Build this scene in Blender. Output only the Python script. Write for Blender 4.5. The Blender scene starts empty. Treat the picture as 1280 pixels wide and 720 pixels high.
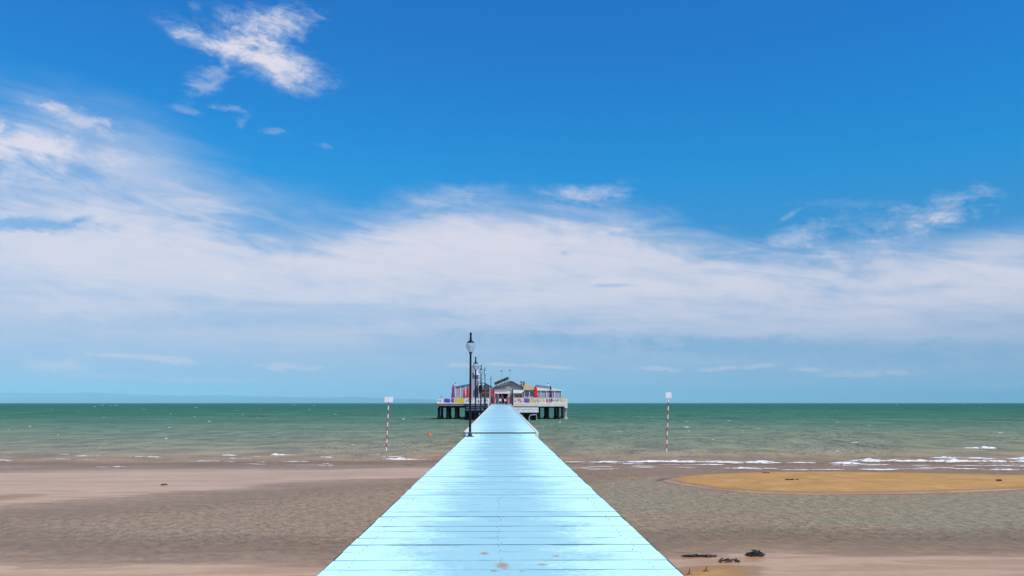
import bpy, bmesh, math, random
import numpy as np
from mathutils import Vector, Matrix
from math import radians as R, sin, cos, pi, tan, atan2, asin, degrees
random.seed(7); rng = np.random.default_rng(7)
S = bpy.context.scene
COL = S.collection

# ------------------------------------------------------------ camera
EYE = 3.0                       # metres above the water level (z = 0)
F = 1000.0 / 1280.0             # focal length in picture widths
TILT, YAW = R(8.17), R(-0.775)
cam = bpy.data.cameras.new('camera'); cam_o = bpy.data.objects.new('camera', cam)
COL.objects.link(cam_o); S.camera = cam_o
cam.sensor_width = 36; cam.lens = 36 * F
cam.clip_start = .1; cam.clip_end = 150000
cam_o.location = (0, 0, EYE); cam_o.rotation_euler = (R(90) + TILT, 0, YAW)
CM = Matrix.Rotation(YAW, 3, 'Z') @ Matrix.Rotation(R(90) + TILT, 3, 'X')
def ray(px, py):
    return (CM @ Vector((px - 640, 360 - py, -1000))).normalized()
def PG(px, py, z=0.0):          # measured photo pixel -> point on the level z
    r = ray(px, py); t = (z - EYE) / r.z
    return Vector((r.x * t, r.y * t, z))
def PY(px, py, Y):              # measured photo pixel -> point at distance Y
    r = ray(px, py); t = Y / r.y
    return Vector((r.x * t, Y, EYE + r.z * t))
def X(px, Y): return PY(px, 500, Y).x
def Z(py, Y): return PY(626.5, py, Y).z
def ANG(px, py):
    r = ray(px, py); return degrees(atan2(r.x, r.y)), degrees(asin(r.z))

# ------------------------------------------------------------ exposure
S.view_settings.view_transform = 'Standard'; S.view_settings.look = 'None'
S.view_settings.exposure = 0.0; S.view_settings.gamma = 1.0
S.view_settings.use_curve_mapping = False
S.cycles.max_bounces = 8; S.cycles.transparent_max_bounces = 12
S.cycles.volume_bounces = 1

# ------------------------------------------------------------ sun
SUN_EL, SUN_AZ = 52.0, 135.0    # azimuth clockwise from the pier direction (+Y)
sun = bpy.data.lights.new('sun', 'SUN'); sun_o = bpy.data.objects.new('sun', sun)
COL.objects.link(sun_o)
sun.energy = 4.3; sun.angle = R(.5); sun.color = (1, .955, .88)
sd = Vector((sin(R(SUN_AZ)) * cos(R(SUN_EL)), cos(R(SUN_AZ)) * cos(R(SUN_EL)), sin(R(SUN_EL))))
sun_o.rotation_euler = sd.to_track_quat('Z', 'Y').to_euler()

# ------------------------------------------------------------ node helper
class NB:
    def __init__(s, nt): s.nt = nt
    def n(s, t, **kw):
        nd = s.nt.nodes.new(t)
        for k, v in kw.items(): setattr(nd, k, v)
        return nd
    def put(s, sock, v):
        if isinstance(v, bpy.types.NodeSocket): s.nt.links.new(v, sock)
        elif v is not None:
            try: sock.default_value = v
            except Exception: sock.default_value = tuple(v) + (1,)
    def m(s, op, a, b=None, c=None, clamp=False):
        nd = s.n('ShaderNodeMath', operation=op); nd.use_clamp = clamp
        for i, v in enumerate((a, b, c)):
            if v is not None: s.put(nd.inputs[i], v)
        return nd.outputs[0]
    def add(s, a, b): return s.m('ADD', a, b)
    def sub(s, a, b): return s.m('SUBTRACT', a, b)
    def mul(s, a, b): return s.m('MULTIPLY', a, b)
    def mx(s, a, b): return s.m('MAXIMUM', a, b)
    def rng(s, v, a, b, c=0., d=1., smooth=True):
        nd = s.n('ShaderNodeMapRange'); nd.interpolation_type = 'SMOOTHSTEP' if smooth else 'LINEAR'
        s.put(nd.inputs['Value'], v)
        for k, q in zip(('From Min', 'From Max', 'To Min', 'To Max'), (a, b, c, d)): s.put(nd.inputs[k], q)
        return nd.outputs['Result']
    def mix(s, f, a, b, mode='MIX'):
        nd = s.n('ShaderNodeMix', data_type='RGBA', blend_type=mode)
        s.put(nd.inputs[0], f); s.put(nd.inputs[6], a); s.put(nd.inputs[7], b)
        return nd.outputs[2]
    def ramp(s, f, pts, interp='LINEAR'):
        nd = s.n('ShaderNodeValToRGB'); cr = nd.color_ramp; cr.interpolation = interp
        while len(cr.elements) < len(pts): cr.elements.new(.5)
        for e, (p, c) in zip(cr.elements, pts):
            e.position = p; e.color = (tuple(c) + (1,)) if not isinstance(c, (int, float)) else (c, c, c, 1)
        s.put(nd.inputs[0], f); return nd.outputs[0]
    def noise(s, vec, scale, detail=4, rough=.55, dist=0., out=0, lac=2.0):
        nd = s.n('ShaderNodeTexNoise'); s.put(nd.inputs['Vector'], vec)
        s.put(nd.inputs['Scale'], scale); s.put(nd.inputs['Detail'], detail)
        s.put(nd.inputs['Roughness'], rough); s.put(nd.inputs['Distortion'], dist)
        s.put(nd.inputs['Lacunarity'], lac)
        return nd.outputs[out]
    def sep(s, v):
        nd = s.n('ShaderNodeSeparateXYZ'); s.put(nd.inputs[0], v); return nd.outputs
    def xyz(s, x, y, z):
        nd = s.n('ShaderNodeCombineXYZ')
        for i, v in enumerate((x, y, z)): s.put(nd.inputs[i], v)
        return nd.outputs[0]
    def vscale(s, v, sc):
        nd = s.n('ShaderNodeVectorMath', operation='MULTIPLY'); s.put(nd.inputs[0], v); s.put(nd.inputs[1], sc)
        return nd.outputs[0]
    def pos(s): return s.n('ShaderNodeNewGeometry').outputs['Position']
    def attr(s, name):
        nd = s.n('ShaderNodeAttribute'); nd.attribute_name = name; return nd.outputs['Fac']
    def bump(s, h, strength, dist, normal=None):
        nd = s.n('ShaderNodeBump'); s.put(nd.inputs['Height'], h)
        s.put(nd.inputs['Strength'], strength); s.put(nd.inputs['Distance'], dist)
        if normal is not None: s.put(nd.inputs['Normal'], normal)
        return nd.outputs[0]

# ------------------------------------------------------------ sky
world = bpy.data.worlds.new('World'); S.world = world; world.use_nodes = True
def build_world():
    nt = world.node_tree; b = NB(nt); bg = nt.nodes['Background']
    sky = b.n('ShaderNodeTexSky'); sky.sky_type = 'NISHITA'; sky.sun_disc = False
    sky.sun_elevation = R(SUN_EL); sky.sun_rotation = R(SUN_AZ)
    sky.dust_density = .3; sky.ozone_density = 4; sky.air_density = 1
    d = b.n('ShaderNodeTexCoord').outputs['Generated']
    x, y, z = b.sep(d)
    az = b.mul(b.m('ARCTAN2', x, y), 57.29578)
    el = b.mul(b.m('ARCSINE', z), 57.29578)
    # clear-air colour: how this sky differs from the standard atmosphere, by elevation
    k = 1 / 1.5
    tints = [(500, (.42, .90, 1.70)), (475, (.37, .68, 1.22)), (425, (.41, .69, 1.01)), (375, (.30, .74, 1.06)),
             (300, (.18, .86, 1.24)), (220, (.05, 1.01, 1.5)), (125, (.055, .97, 1.62)), (0, (.08, .94, 1.72)), (-200, (.25, .98, 1.6))]
    pts = [(max(0, ANG(640, py)[1] / 90.0), tuple(v * k for v in c)) for py, c in tints] + [(.9, (.55, .75, 1.0))]
    col = b.mix(1.0, sky.outputs[0], b.ramp(b.m('DIVIDE', b.mx(el, 0.), 90.0), pts), 'MULTIPLY')
    # --- clouds, laid out by compass direction and elevation (degrees)
    P = b.xyz(b.mul(az, .1), b.mul(el, .1), z)
    n_big = b.sub(b.noise(b.vscale(P, (.55, 1.0, .3)), 1.3, 7, .58, .3), .5)
    n_fine = b.sub(b.noise(b.vscale(P, (1.0, 1.5, .3)), 4.5, 8, .62, .6), .5)
    Pr = b.xyz(b.add(b.mul(az, .1), b.mul(el, -.08)), b.add(b.mul(el, .22), b.mul(az, .035)), z)
    n_str = b.sub(b.noise(b.vscale(Pr, (.6, 1.6, .3)), 2.4, 7, .6, .9), .5)
    n_hor = b.sub(b.noise(b.xyz(b.mul(az, .03), b.mul(el, .34), z), 2.0, 6, .6, .4), .5)
    # top edge of the big cloud bank
    top = [(-700, 190), (-250, 180), (0, 214), (90, 222), (200, 236), (270, 248), (380, 262), (450, 254), (520, 240), (640, 242), (760, 246),
           (850, 266), (930, 290), (1000, 314), (1060, 318), (1100, 308), (1180, 302), (1280, 292), (1600, 230), (2000, 300)]
    fc = b.n('ShaderNodeFloatCurve'); cv = fc.mapping.curves[0]
    tp = [ANG(px, py) for px, py in top]
    tp = [((a + 60) / 120, e / 40) for a, e in tp]
    cv.points[0].location = tp[0]; cv.points[1].location = tp[-1]
    for q in tp[1:-1]: cv.points.new(*q)
    fc.mapping.update()
    b.put(fc.inputs['Value'], b.m('DIVIDE', b.add(az, 60), 120, clamp=True))
    topel = b.mul(fc.outputs[0], 40)
    e_in = b.add(b.sub(topel, el), b.add(b.add(b.mul(n_big, 3.0), b.mul(n_str, 3.2)), b.mul(n_fine, 1.2)))
    edge = b.rng(e_in, -.9, 3.8)
    body = b.rng(el, .3, 6.5, .52, .93)
    tex = b.rng(b.add(b.mul(n_big, .5), b.add(b.mul(n_str, .45), b.mul(n_hor, .8))), -.42, .22, .48, 1.0)
    tex_hi = b.mix(b.rng(el, 5, 10.5), tex, b.rng(b.add(b.mul(n_big, .6), b.mul(n_str, .6)), -.45, .08, .66, 1.0))
    dens = b.mul(b.mul(edge, body), tex_hi)
    # separate clouds: (x, y, rx, ry, tilt, strength, ragged) in measured picture units, turned into angles
    feats = [(322, 70, 76, 20, -12, 1.0, 1.0), (356, 84, 46, 18, -14, .9, .8), (318, 46, 46, 16, -30, .55, 1.3), (344, 26, 46, 18, 8, .72, 1.5), (268, 58, 46, 10, -8, .8, .8), (262, 96, 26, 14, 38, .45, 2.0), (226, 38, 26, 7, -6, .5, 1.3),
             (302, 152, 9, 5, 45, .28, 1.6), (284, 135, 22, 3.5, 0, .3, 1.6), (232, 138, 18, 3.5, -8, .28, 1.5),
             (62, 132, 28, 4, 3, .45, 1.3), (138, 153, 16, 4, -3, .45, 1.3), (342, 164, 15, 4, 0, .26, 1.7), (404, 182, 9, 3, -10, .2, 1.6), (245, 8, 8, 5, 0, .2, 1.2),
             (40, 180, 84, 21, -5, .95, .9), (18, 208, 34, 16, 0, .5, 1.2), (100, 150, 42, 10, -10, .55, 1.4), (165, 210, 150, 56, -18, .68, 1.0), (330, 258, 90, 30, 0, .3, 1.6), (60, 240, 130, 30, 0, .3, 1.4), (1130, 350, 210, 46, -3, .62, .9), (1240, 318, 90, 27, 8, .5, 1.0), (960, 340, 120, 34, 0, .35, 1.0),
             (1185, 262, 42, 15, 18, .66, 1.5), (1150, 275, 60, 14, 6, .3, 1.6), (988, 268, 14, 3, 28, .35, 1.0), (738, 243, 46, 14, 4, .6, 1.4), (1090, 280, 60, 12, 0, .22, 1.6), (1075, 255, 70, 6, -6, .12, 1.4),
             (985, 300, 52, 13, 12, .55, 1.4), (1070, 316, 60, 20, 8, .4, 1.3), (560, 246, 60, 12, 10, .3, 1.4), (520, 300, 120, 26, 4, .45, 1.0), (640, 290, 130, 34, 0, .4, 1.0),
             (160, 445, 44, 2.6, -1, .8, .9), (195, 447, 28, 3.6, -3, .65, 1.2), (224, 451, 22, 4.5, -6, .6, 1.2), (64, 458, 30, 7, 0, .5, 1.4), (355, 459, 26, 4.5, -2, .5, 1.4), (392, 460, 14, 3.6, 0, .5, 1.2),
             (572, 457, 14, 3, 0, .75, 1.2), (640, 456, 44, 2.2, -2, .6, 1.2), (694, 459, 26, 2.2, -4, .55, 1.1), (822, 461, 22, 3, -3, .6, 1.1), (900, 461, 30, 3, 3, .55, 1.2), (945, 458, 22, 3, 5, .4, 1.2), (1090, 467, 40, 4, 0, .45, 1.4), (1010, 462, 20, 3, 0, .4, 1.3), (1240, 484, 40, 6, 0, .3, 1.4), (250, 475, 60, 3, 0, .2, 1.4), (130, 470, 40, 3, 0, .2, 1.4)]
    nz = b.add(b.mul(n_fine, 1.7), b.mul(n_str, 1.0))
    n_xf = b.sub(b.noise(b.xyz(b.mul(az, 1.2), b.add(b.mul(el, 2.6), b.mul(az, .3)), z), 1.0, 7, .66, .5), .5)
    nz_s = b.add(b.mul(n_xf, 2.6), b.mul(n_fine, .8))
    puffs = None
    for (px, py, rx, ry, t, st, rag) in feats:
        a0, e0 = ANG(px, py); s0 = 1000 / 57.3
        big = ry > 6
        ca, sa = cos(R(t)), sin(R(t))
        da, de = b.sub(az, a0), b.sub(el, e0)
        u = b.m('MULTIPLY_ADD', da, ca * s0 / rx, b.mul(de, sa * s0 / rx))
        v = b.m('MULTIPLY_ADD', de, ca * s0 / ry, b.mul(da, -sa * s0 / ry))
        r = b.m('SQRT', b.add(b.mul(u, u), b.mul(v, v)))
        q = b.m('MULTIPLY_ADD', b.add(nz, b.mul(n_xf, 1.0)) if big else nz_s, rag * 1.25, b.sub(1.0, r))
        if ry >= 26:      # broad thin veils
            q = b.m('MULTIPLY_ADD', b.add(b.mul(n_str, 1.0), b.mul(n_big, .8)), rag, b.sub(1.0, r)); f = b.mul(b.rng(q, -.5, 1.0, 0, st), b.rng(r, .6, 2.0, 1, 0))
        else: f = b.mul(b.rng(q, -.55, 1.25, 0, st * 1.05), b.rng(r, .7, 2.4, 1, 0))
        if py > 440: puffs = f if puffs is None else b.mx(puffs, f); continue
        dens = b.sub(1.0, b.mul(b.sub(1.0, b.m('MINIMUM', f, .95)), b.sub(1.0, dens)))
    # thin blue gaps inside the bank
    for (px, py, rx, ry, t, st) in [(40, 281, 70, 10, 4, .55), (95, 277, 20, 6, 20, .45), (705, 316, 7, 4, 0, .22), (760, 357, 26, 3, 0, .25),
                                    (1000, 437, 260, 16, -3, .5), (700, 428, 160, 13, -3, .4), (330, 400, 260, 12, 3, .22)]:
        a0, e0 = ANG(px, py); s0 = 1000 / 57.3; ca, sa = cos(R(t)), sin(R(t))
        da, de = b.sub(az, a0), b.sub(el, e0)
        u = b.m('MULTIPLY_ADD', da, ca * s0 / rx, b.mul(de, sa * s0 / rx)); v = b.m('MULTIPLY_ADD', de, ca * s0 / ry, b.mul(da, -sa * s0 / ry))
        r = b.m('SQRT', b.add(b.mul(u, u), b.mul(v, v)))
        f = b.rng(b.m('MULTIPLY_ADD', b.add(nz, n_xf), 1.2, b.sub(1.0, r)), -.3, .9, 0, st)
        dens = b.mul(dens, b.sub(1.0, f))
    k2 = 1 / .15
    lit = b.rng(b.add(dens, b.mul(n_fine, .35)), .35, 1.0)
    ccol = b.mix(lit, tuple(v * k2 for v in (.49, .58, .77)) + (1,), tuple(v * k2 for v in (.78, .745, .835)) + (1,))
    ccol = b.mix(b.rng(el, 2.0, 8.5, .75, 0), ccol, tuple(v * k2 for v in (.52, .545, .72)) + (1,))
    col = b.mix(b.m('MINIMUM', dens, .96), col, ccol)
    col = b.mix(b.m('MINIMUM', b.mul(puffs, 2.0), .7), col, tuple(v * k2 for v in (.70, .64, .74)) + (1,))
    nt.links.new(col, bg.inputs[0]); bg.inputs[1].default_value = .15
build_world()

# ------------------------------------------------------------ materials
def mat(name, color, rough=.6, metal=0., spec=.5, var=.12, vscale=3., bump=0., bscale=20., stretch=(1, 1, 1)):
    m = bpy.data.materials.new(name); m.use_nodes = True
    b = NB(m.node_tree); p = m.node_tree.nodes['Principled BSDF']
    pv = b.vscale(b.pos(), stretch)
    n = b.noise(pv, vscale, 5, .6)
    dark = tuple(c * (1 - var * 1.6) for c in color); light = tuple(min(1, c * (1 + var)) for c in color)
    b.put(p.inputs['Base Color'], b.ramp(n, [(.3, dark), (.7, light)]))
    p.inputs['Roughness'].default_value = rough; p.inputs['Metallic'].default_value = metal
    p.inputs['Specular IOR Level'].default_value = spec
    if bump: b.put(p.inputs['Normal'], b.bump(b.noise(pv, bscale, 4, .6), bump, .02))
    return m
M = {}
M['concrete'] = mat('concrete', (.30, .27, .24), .9, bump=.3, var=.2)
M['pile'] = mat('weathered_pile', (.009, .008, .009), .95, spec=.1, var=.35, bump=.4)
M['pile_sunlit'] = mat('sunlit_pile', (.36, .31, .26), .85, var=.25, bump=.4)  # sunlight on the right end pile put into its colour
M['dark_wood'] = mat('dark_wood', (.06, .045, .035), .8, var=.25, stretch=(1, 1, 8))
M['brown_wood'] = mat('brown_wood', (.16, .085, .055), .7, var=.25)
M['fascia'] = mat('brown_fascia', (.17, .12, .10), .8, var=.3)
M['fascia_pale'] = mat('pale_fascia_edge', (.52, .42, .38), .8, var=.2)
M['cream'] = mat('cream_paint', (.74, .68, .55), .55, var=.10, vscale=1.2)
M['white'] = mat('white_paint', (.80, .79, .78), .5, var=.06)
M['rail_white'] = mat('white_panel', (.76, .75, .80), .5, var=.08)
M['grey_wall'] = mat('grey_panel', (.36, .36, .41), .5, var=.06, vscale=.6)
M['shaft'] = mat('light_grey_render', (.37, .37, .42), .7, var=.06, vscale=.5)
M['beige'] = mat('beige_boards', (.34, .29, .25), .8, var=.14, vscale=1, stretch=(.6, .6, 5))
M['roof'] = mat('brown_roof', (.12, .07, .06), .8, var=.25)
M['black'] = mat('black_metal', (.007, .008, .015), .6, spec=.2, var=.3)
M['navy'] = mat('navy_paint', (.02, .028, .06), .45, var=.3)
M['postgrey'] = mat('grey_post_paint', (.40, .38, .44), .5, var=.12)
M['bluegrey'] = mat('blue_grey_metal', (.14, .20, .27), .45, var=.15)
M['red'] = mat('red_paint', (.62, .035, .04), .5, var=.12)
M['redcloth'] = mat('red_canvas', (.68, .025, .035), .85, var=.15, vscale=6)
M['maroon'] = mat('dark_red_canvas', (.10, .012, .025), .85, var=.2)
M['purplecloth'] = mat('magenta_canvas', (.36, .04, .22), .85, var=.2)
M['tan'] = mat('tan_canvas', (.66, .47, .24), .85, var=.1)
M['whitecloth'] = mat('white_canvas', (.80, .77, .74), .85, var=.05)
M['yellow'] = mat('yellow_paint', (.80, .52, .03), .5, var=.1)
M['orange'] = mat('orange_plastic', (.85, .12, .02), .4, var=.1)
M['bluep'] = mat('blue_paint', (.05, .08, .40), .5, var=.15)
M['purplep'] = mat('purple_paint', (.20, .08, .36), .5, var=.15)
M['pinkp'] = mat('pink_paint', (.72, .22, .34), .5, var=.1)
M['lightblue'] = mat('light_blue_paint', (.30, .55, .82), .5, var=.1)
M['darkglass'] = mat('dark_glass', (.02, .022, .028), .1, spec=.8, var=.2)
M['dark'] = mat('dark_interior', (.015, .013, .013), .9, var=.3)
M['skin'] = mat('skin', (.50, .30, .22), .6, var=.05)
M['hair'] = mat('dark_hair', (.02, .015, .012), .6, var=.2)
M['jeans'] = mat('blue_trousers', (.04, .07, .16), .9, var=.15)
M['darkshirt'] = mat('dark_shirt', (.03, .025, .04), .9, var=.15)
M['whiteshirt'] = mat('white_shirt', (.75, .75, .76), .9, var=.06)
M['weed'] = mat('seaweed', (.026, .018, .011), .55, var=.5, vscale=14, bump=.5)
M['twig'] = mat('driftwood', (.10, .06, .04), .8, var=.3)
M['leaf'] = mat('dry_leaf', (.36, .17, .05), .8, var=.4, vscale=30)
M['hill'] = mat('distant_hill_forest', (.05, .07, .05), 1., spec=0, var=.3, vscale=.0006)

def mk_globe():
    m = bpy.data.materials.new('lamp_globe_glass'); m.use_nodes = True
    b = NB(m.node_tree); nt = m.node_tree; out = nt.nodes['Material Output']; p = nt.nodes['Principled BSDF']
    p.inputs['Base Color'].default_value = (.40, .54, .70, 1); p.inputs['Roughness'].default_value = .06
    p.inputs['Specular IOR Level'].default_value = .9
    t = b.n('ShaderNodeBsdfTransparent'); mx = b.n('ShaderNodeMixShader'); mx.inputs[0].default_value = .42
    nt.links.new(t.outputs[0], mx.inputs[1]); nt.links.new(p.outputs[0], mx.inputs[2]); nt.links.new(mx.outputs[0], out.inputs[0])
    return m
M['globe'] = mk_globe()

def mk_deck():
    m = bpy.data.materials.new('sky_blue_deck_paint'); m.use_nodes = True
    nt = m.node_tree; b = NB(nt); p = nt.nodes['Principled BSDF']
    P = b.pos(); x, y, z = b.sep(P)
    board = b.attr('board')                     # one random value per board
    n1 = b.noise(b.vscale(P, (1.0, 1.0, 1)), 1.6, 5, .65)
    n2 = b.noise(b.vscale(P, (6, 30, 6)), 1.0, 6, .7)
    n3 = b.noise(b.vscale(P, (14, 26, 10)), 1.0, 5, .7)
    ax = b.m('ABSOLUTE', x)
    # the trodden middle keeps a bluer coat, the sides carry a newer turquoise one
    edge = b.rng(b.add(ax, b.add(b.add(b.mul(b.sub(n1, .5), 1.2), b.mul(b.sub(n3, .5), 1.8)), b.add(b.mul(b.sub(n2, .5), .8), b.mul(b.sub(board, .5), .55)))), .42, 1.2)
    farther = b.rng(y, 34, 60, 1, .25)
    c = b.mix(b.mul(edge, farther), (.345, .605, .64, 1), (.64, .99, .90, 1))
    c = b.mix(b.mul(b.rng(n2, .42, .72), .35), c, (.44, .74, .82, 1))
    c = b.mix(b.mul(b.rng(board, .0, 1.), .22), c, (.29, .52, .63, 1))
    # chalky, bleached speckle
    c = b.mix(b.mul(b.rng(n3, .55, .68), b.rng(ax, .2, 1.6, .15, .9)), c, (.74, .83, .82, 1))
    # a few spots worn through to the wood
    w = None
    for (px, py, rx, ry) in [(605.5, 692, .055, .03), (628, 707, .075, .06), (695.5, 694.7, .06, .018), (679, 706, .06, .025), (617, 714, .03, .02), (652, 714, .04, .015)]:
        q = PG(px, py, 1.48)
        u = b.mul(b.sub(x, q.x), 1 / rx); v = b.mul(b.sub(y, q.y), 1 / (ry * 2.6))
        r = b.add(b.m('SQRT', b.add(b.mul(u, u), b.mul(v, v))), b.mul(b.sub(n3, .5), 3.2))
        f = b.rng(r, .35, 1.15, 1, 0); w = f if w is None else b.mx(w, f)
    c = b.mix(b.mul(w, .9), c, b.ramp(n2, [(.3, (.20, .12, .07)), (.7, (.62, .38, .20))]))
    sp = b.noise(b.vscale(P, (9, 14, 9)), 1., 3, .5)
    c = b.mix(b.rng(sp, .745, .78), c, (.10, .20, .27, 1))
    pk = b.noise(b.vscale(P, (2.2, 9, 2)), 1., 5, .7)
    c = b.mix(b.rng(pk, .66, .76, 0, .45), c, (.62, .58, .60, 1))
    b.put(p.inputs['Base Color'], c); p.inputs['Roughness'].default_value = .62; p.inputs['Specular IOR Level'].default_value = .3
    b.put(p.inputs['Normal'], b.bump(b.add(n2, b.mul(n3, .4)), .25, .008))
    return m
M['deck'] = mk_deck()
M['seam'] = mat('shaded_board_edge', (.045, .12, .18), .9, var=.3)  # bare, grimy board sides, coloured darker to put shade into the gaps
M['kerb'] = mat('faded_kerb_paint', (.74, .66, .58), .7, var=.14, vscale=2.5)

# ------------------------------------------------------------ mesh helpers
class MB:
    def __init__(s): s.bm = bmesh.new(); s.mats = []; s.cur = 0
    def use(s, m):
        if m not in s.mats: s.mats.append(m)
        s.cur = s.mats.index(m); return s
    def _face(s, vs):
        try: f = s.bm.faces.new(vs); f.material_index = s.cur; return f
        except ValueError: return None
    def box(s, x0, x1, y0, y1, z0, z1):
        v = [s.bm.verts.new(p) for p in ((x0, y0, z0), (x1, y0, z0), (x1, y1, z0), (x0, y1, z0), (x0, y0, z1), (x1, y0, z1), (x1, y1, z1), (x0, y1, z1))]
        for q in ((3, 2, 1, 0), (4, 5, 6, 7), (0, 1, 5, 4), (1, 2, 6, 5), (2, 3, 7, 6), (3, 0, 4, 7)): s._face([v[i] for i in q])
        return s
    def hexa(s, pts):
        v = [s.bm.verts.new(p) for p in pts]
        for q in ((3, 2, 1, 0), (4, 5, 6, 7), (0, 1, 5, 4), (1, 2, 6, 5), (2, 3, 7, 6), (3, 0, 4, 7)): s._face([v[i] for i in q])
        return s
    def prism(s, poly, axis, a, c):          # polygon in the two other axes pushed from a to c
        def mk(p, t):
            return {'x': (t, p[0], p[1]), 'y': (p[0], t, p[1]), 'z': (p[0], p[1], t)}[axis]
        A = [s.bm.verts.new(mk(p, a)) for p in poly]; B = [s.bm.verts.new(mk(p, c)) for p in poly]
        s._face(A); s._face(B[::-1]); n = len(poly)
        for i in range(n): s._face([A[i], B[i], B[(i + 1) % n], A[(i + 1) % n]])
        return s
    def tube(s, p, q, r0, r1=None, n=10):
        p, q = Vector(p), Vector(q); r1 = r0 if r1 is None else r1
        d = (q - p).normalized(); u = d.orthogonal().normalized(); w = d.cross(u)
        A = [s.bm.verts.new(p + (u * cos(t) + w * sin(t)) * r0) for t in [2 * pi * i / n for i in range(n)]]
        B = [s.bm.verts.new(q + (u * cos(t) + w * sin(t)) * r1) for t in [2 * pi * i / n for i in range(n)]]
        for i in range(n): s._face([A[i], A[(i + 1) % n], B[(i + 1) % n], B[i]])
        s._face(A[::-1]); s._face(B); return s
    def lathe(s, prof, c=(0, 0, 0), n=16, fn=None):
        c = Vector(c); rings = []
        for k, (r, z) in enumerate(prof):
            ring = []
            for i in range(n):
                t = 2 * pi * i / n; rr = r * (fn(t, k) if fn else 1)
                ring.append(s.bm.verts.new(c + Vector((rr * cos(t), rr * sin(t), z))))
            rings.append(ring)
        for a, bq in zip(rings, rings[1:]):
            for i in range(n): s._face([a[i], a[(i + 1) % n], bq[(i + 1) % n], bq[i]])
        s._face(rings[0][::-1]); s._face(rings[-1]); return s
    def build(s, name, m=None, parent=None, smooth=False, bevel=0):
        if bevel: bmesh.ops.bevel(s.bm, geom=list(s.bm.edges), offset=bevel, segments=2, affect='EDGES', profile=.6)
        bmesh.ops.recalc_face_normals(s.bm, faces=s.bm.faces)
        me = bpy.data.meshes.new(name)
        if parent is not None:
            off = world_loc(parent)
            for v in s.bm.verts: v.co -= off
        if smooth:
            for f in s.bm.faces: f.smooth = True
        s.bm.to_mesh(me); s.bm.free()
        if s.mats:
            for q in s.mats: me.materials.append(q)
        else: me.materials.append(m)
        if smooth:
            try: me.set_sharp_from_angle(angle=R(40))
            except Exception: pass
        o = bpy.data.objects.new(name, me); COL.objects.link(o)
        if parent is not None: o.parent = parent
        return o
def world_loc(o):
    v = Vector((0, 0, 0))
    while o is not None: v += Vector(o.location); o = o.parent
    return v
def tag(o, label=None, cat=None, group=None, kind=None):
    if label: o['label'] = label
    if cat: o['category'] = cat
    if group: o['group'] = group
    if kind: o['kind'] = kind
    return o
def thing(name, label, cat, loc, group=None):
    o = bpy.data.objects.new(name, None); COL.objects.link(o); o.location = loc; o.empty_display_size = .3
    return tag(o, label, cat, group)
def copy_tree(o, parent=None):
    c = o.copy(); COL.objects.link(c)
    if parent is not None: c.parent = parent
    for ch in [q for q in bpy.data.objects if q.parent == o]: copy_tree(ch, c)
    return c

# ------------------------------------------------------------ ground and water
def sines(x, y, f, seed):
    r = np.random.default_rng(seed); o = np.zeros_like(x)
    for i in range(7):
        a = r.uniform(0, 2 * pi); k = f * r.uniform(.5, 2.2); o += np.sin((x * np.cos(a) + y * np.sin(a)) * k + r.uniform(0, 6.28)) / (1 + i * .35)
    return o / 3.
def sdist(x, y, poly):           # signed distance, positive inside
    d2 = np.full(x.shape, 1e18); ins = np.zeros(x.shape, bool); n = len(poly)
    for i in range(n):
        ax, ay = poly[i]; bx, by = poly[(i + 1) % n]
        ex, ey = bx - ax, by - ay; L = ex * ex + ey * ey + 1e-12
        t = np.clip(((x - ax) * ex + (y - ay) * ey) / L, 0, 1)
        d2 = np.minimum(d2, (x - ax - t * ex) ** 2 + (y - ay - t * ey) ** 2)
        c = ((ay > y) != (by > y)); 
        with np.errstate(divide='ignore', invalid='ignore'):
            xi = ax + (y - ay) * ex / (ey if abs(ey) > 1e-9 else 1e-9)
        ins ^= c & (x < xi)
    return np.where(ins, 1, -1) * np.sqrt(d2)
def poly(pts): return [tuple(PG(px, py).xy) for px, py in pts]
BAR_R = poly([(829, 600.5), (850, 595.5), (894, 592.5), (960, 590.5), (1040, 590.5), (1150, 592), (1280, 595), (1450, 598), (1450, 606), (1280, 611.5), (1220, 614.5), (1137, 617), (1025, 618), (950, 616), (890, 611), (850, 605)])
BAR_L = poly([(-300, 592), (0, 590), (200, 587.5), (400, 585.5), (545, 584), (640, 586), (640, 593), (560, 596), (420, 601), (300, 609), (200, 617), (100, 624), (0, 634), (-300, 660)])
FLAT_L = [tuple(PG(px, py).xy) for px, py in [(-300, 668), (0, 705), (130, 709), (260, 707), (400, 714), (640, 716)]] + [(4, 2), (4, -90), (-90, -90), (-90, 10)]
FLAT_R = [tuple(PG(px, py).xy) for px, py in [(640, 700), (800, 698), (860, 695), (972, 689), (1062, 695), (1180, 697), (1280, 701), (1500, 690)]] + [(90, 12), (90, -90), (-4, -90), (-4, 2)]
DRY_R = [tuple(PG(px, py).xy) for px, py in [(800, 712), (852, 704), (905, 702), (960, 706), (985, 714), (960, 740), (800, 760)]]
DRY_R2 = [tuple(PG(px, py).xy) for px, py in [(900, 698), (940, 694), (985, 696), (975, 700), (930, 700)]]
DRY_L = [tuple(PG(px, py).xy) for px, py in [(-200, 716), (0, 716), (90, 717), (110, 730), (-200, 760)]]
DRY_L2 = [tuple(PG(px, py).xy) for px, py in [(-200, 618), (0, 618), (60, 616), (75, 620), (0, 628), (-200, 632)]]
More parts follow.
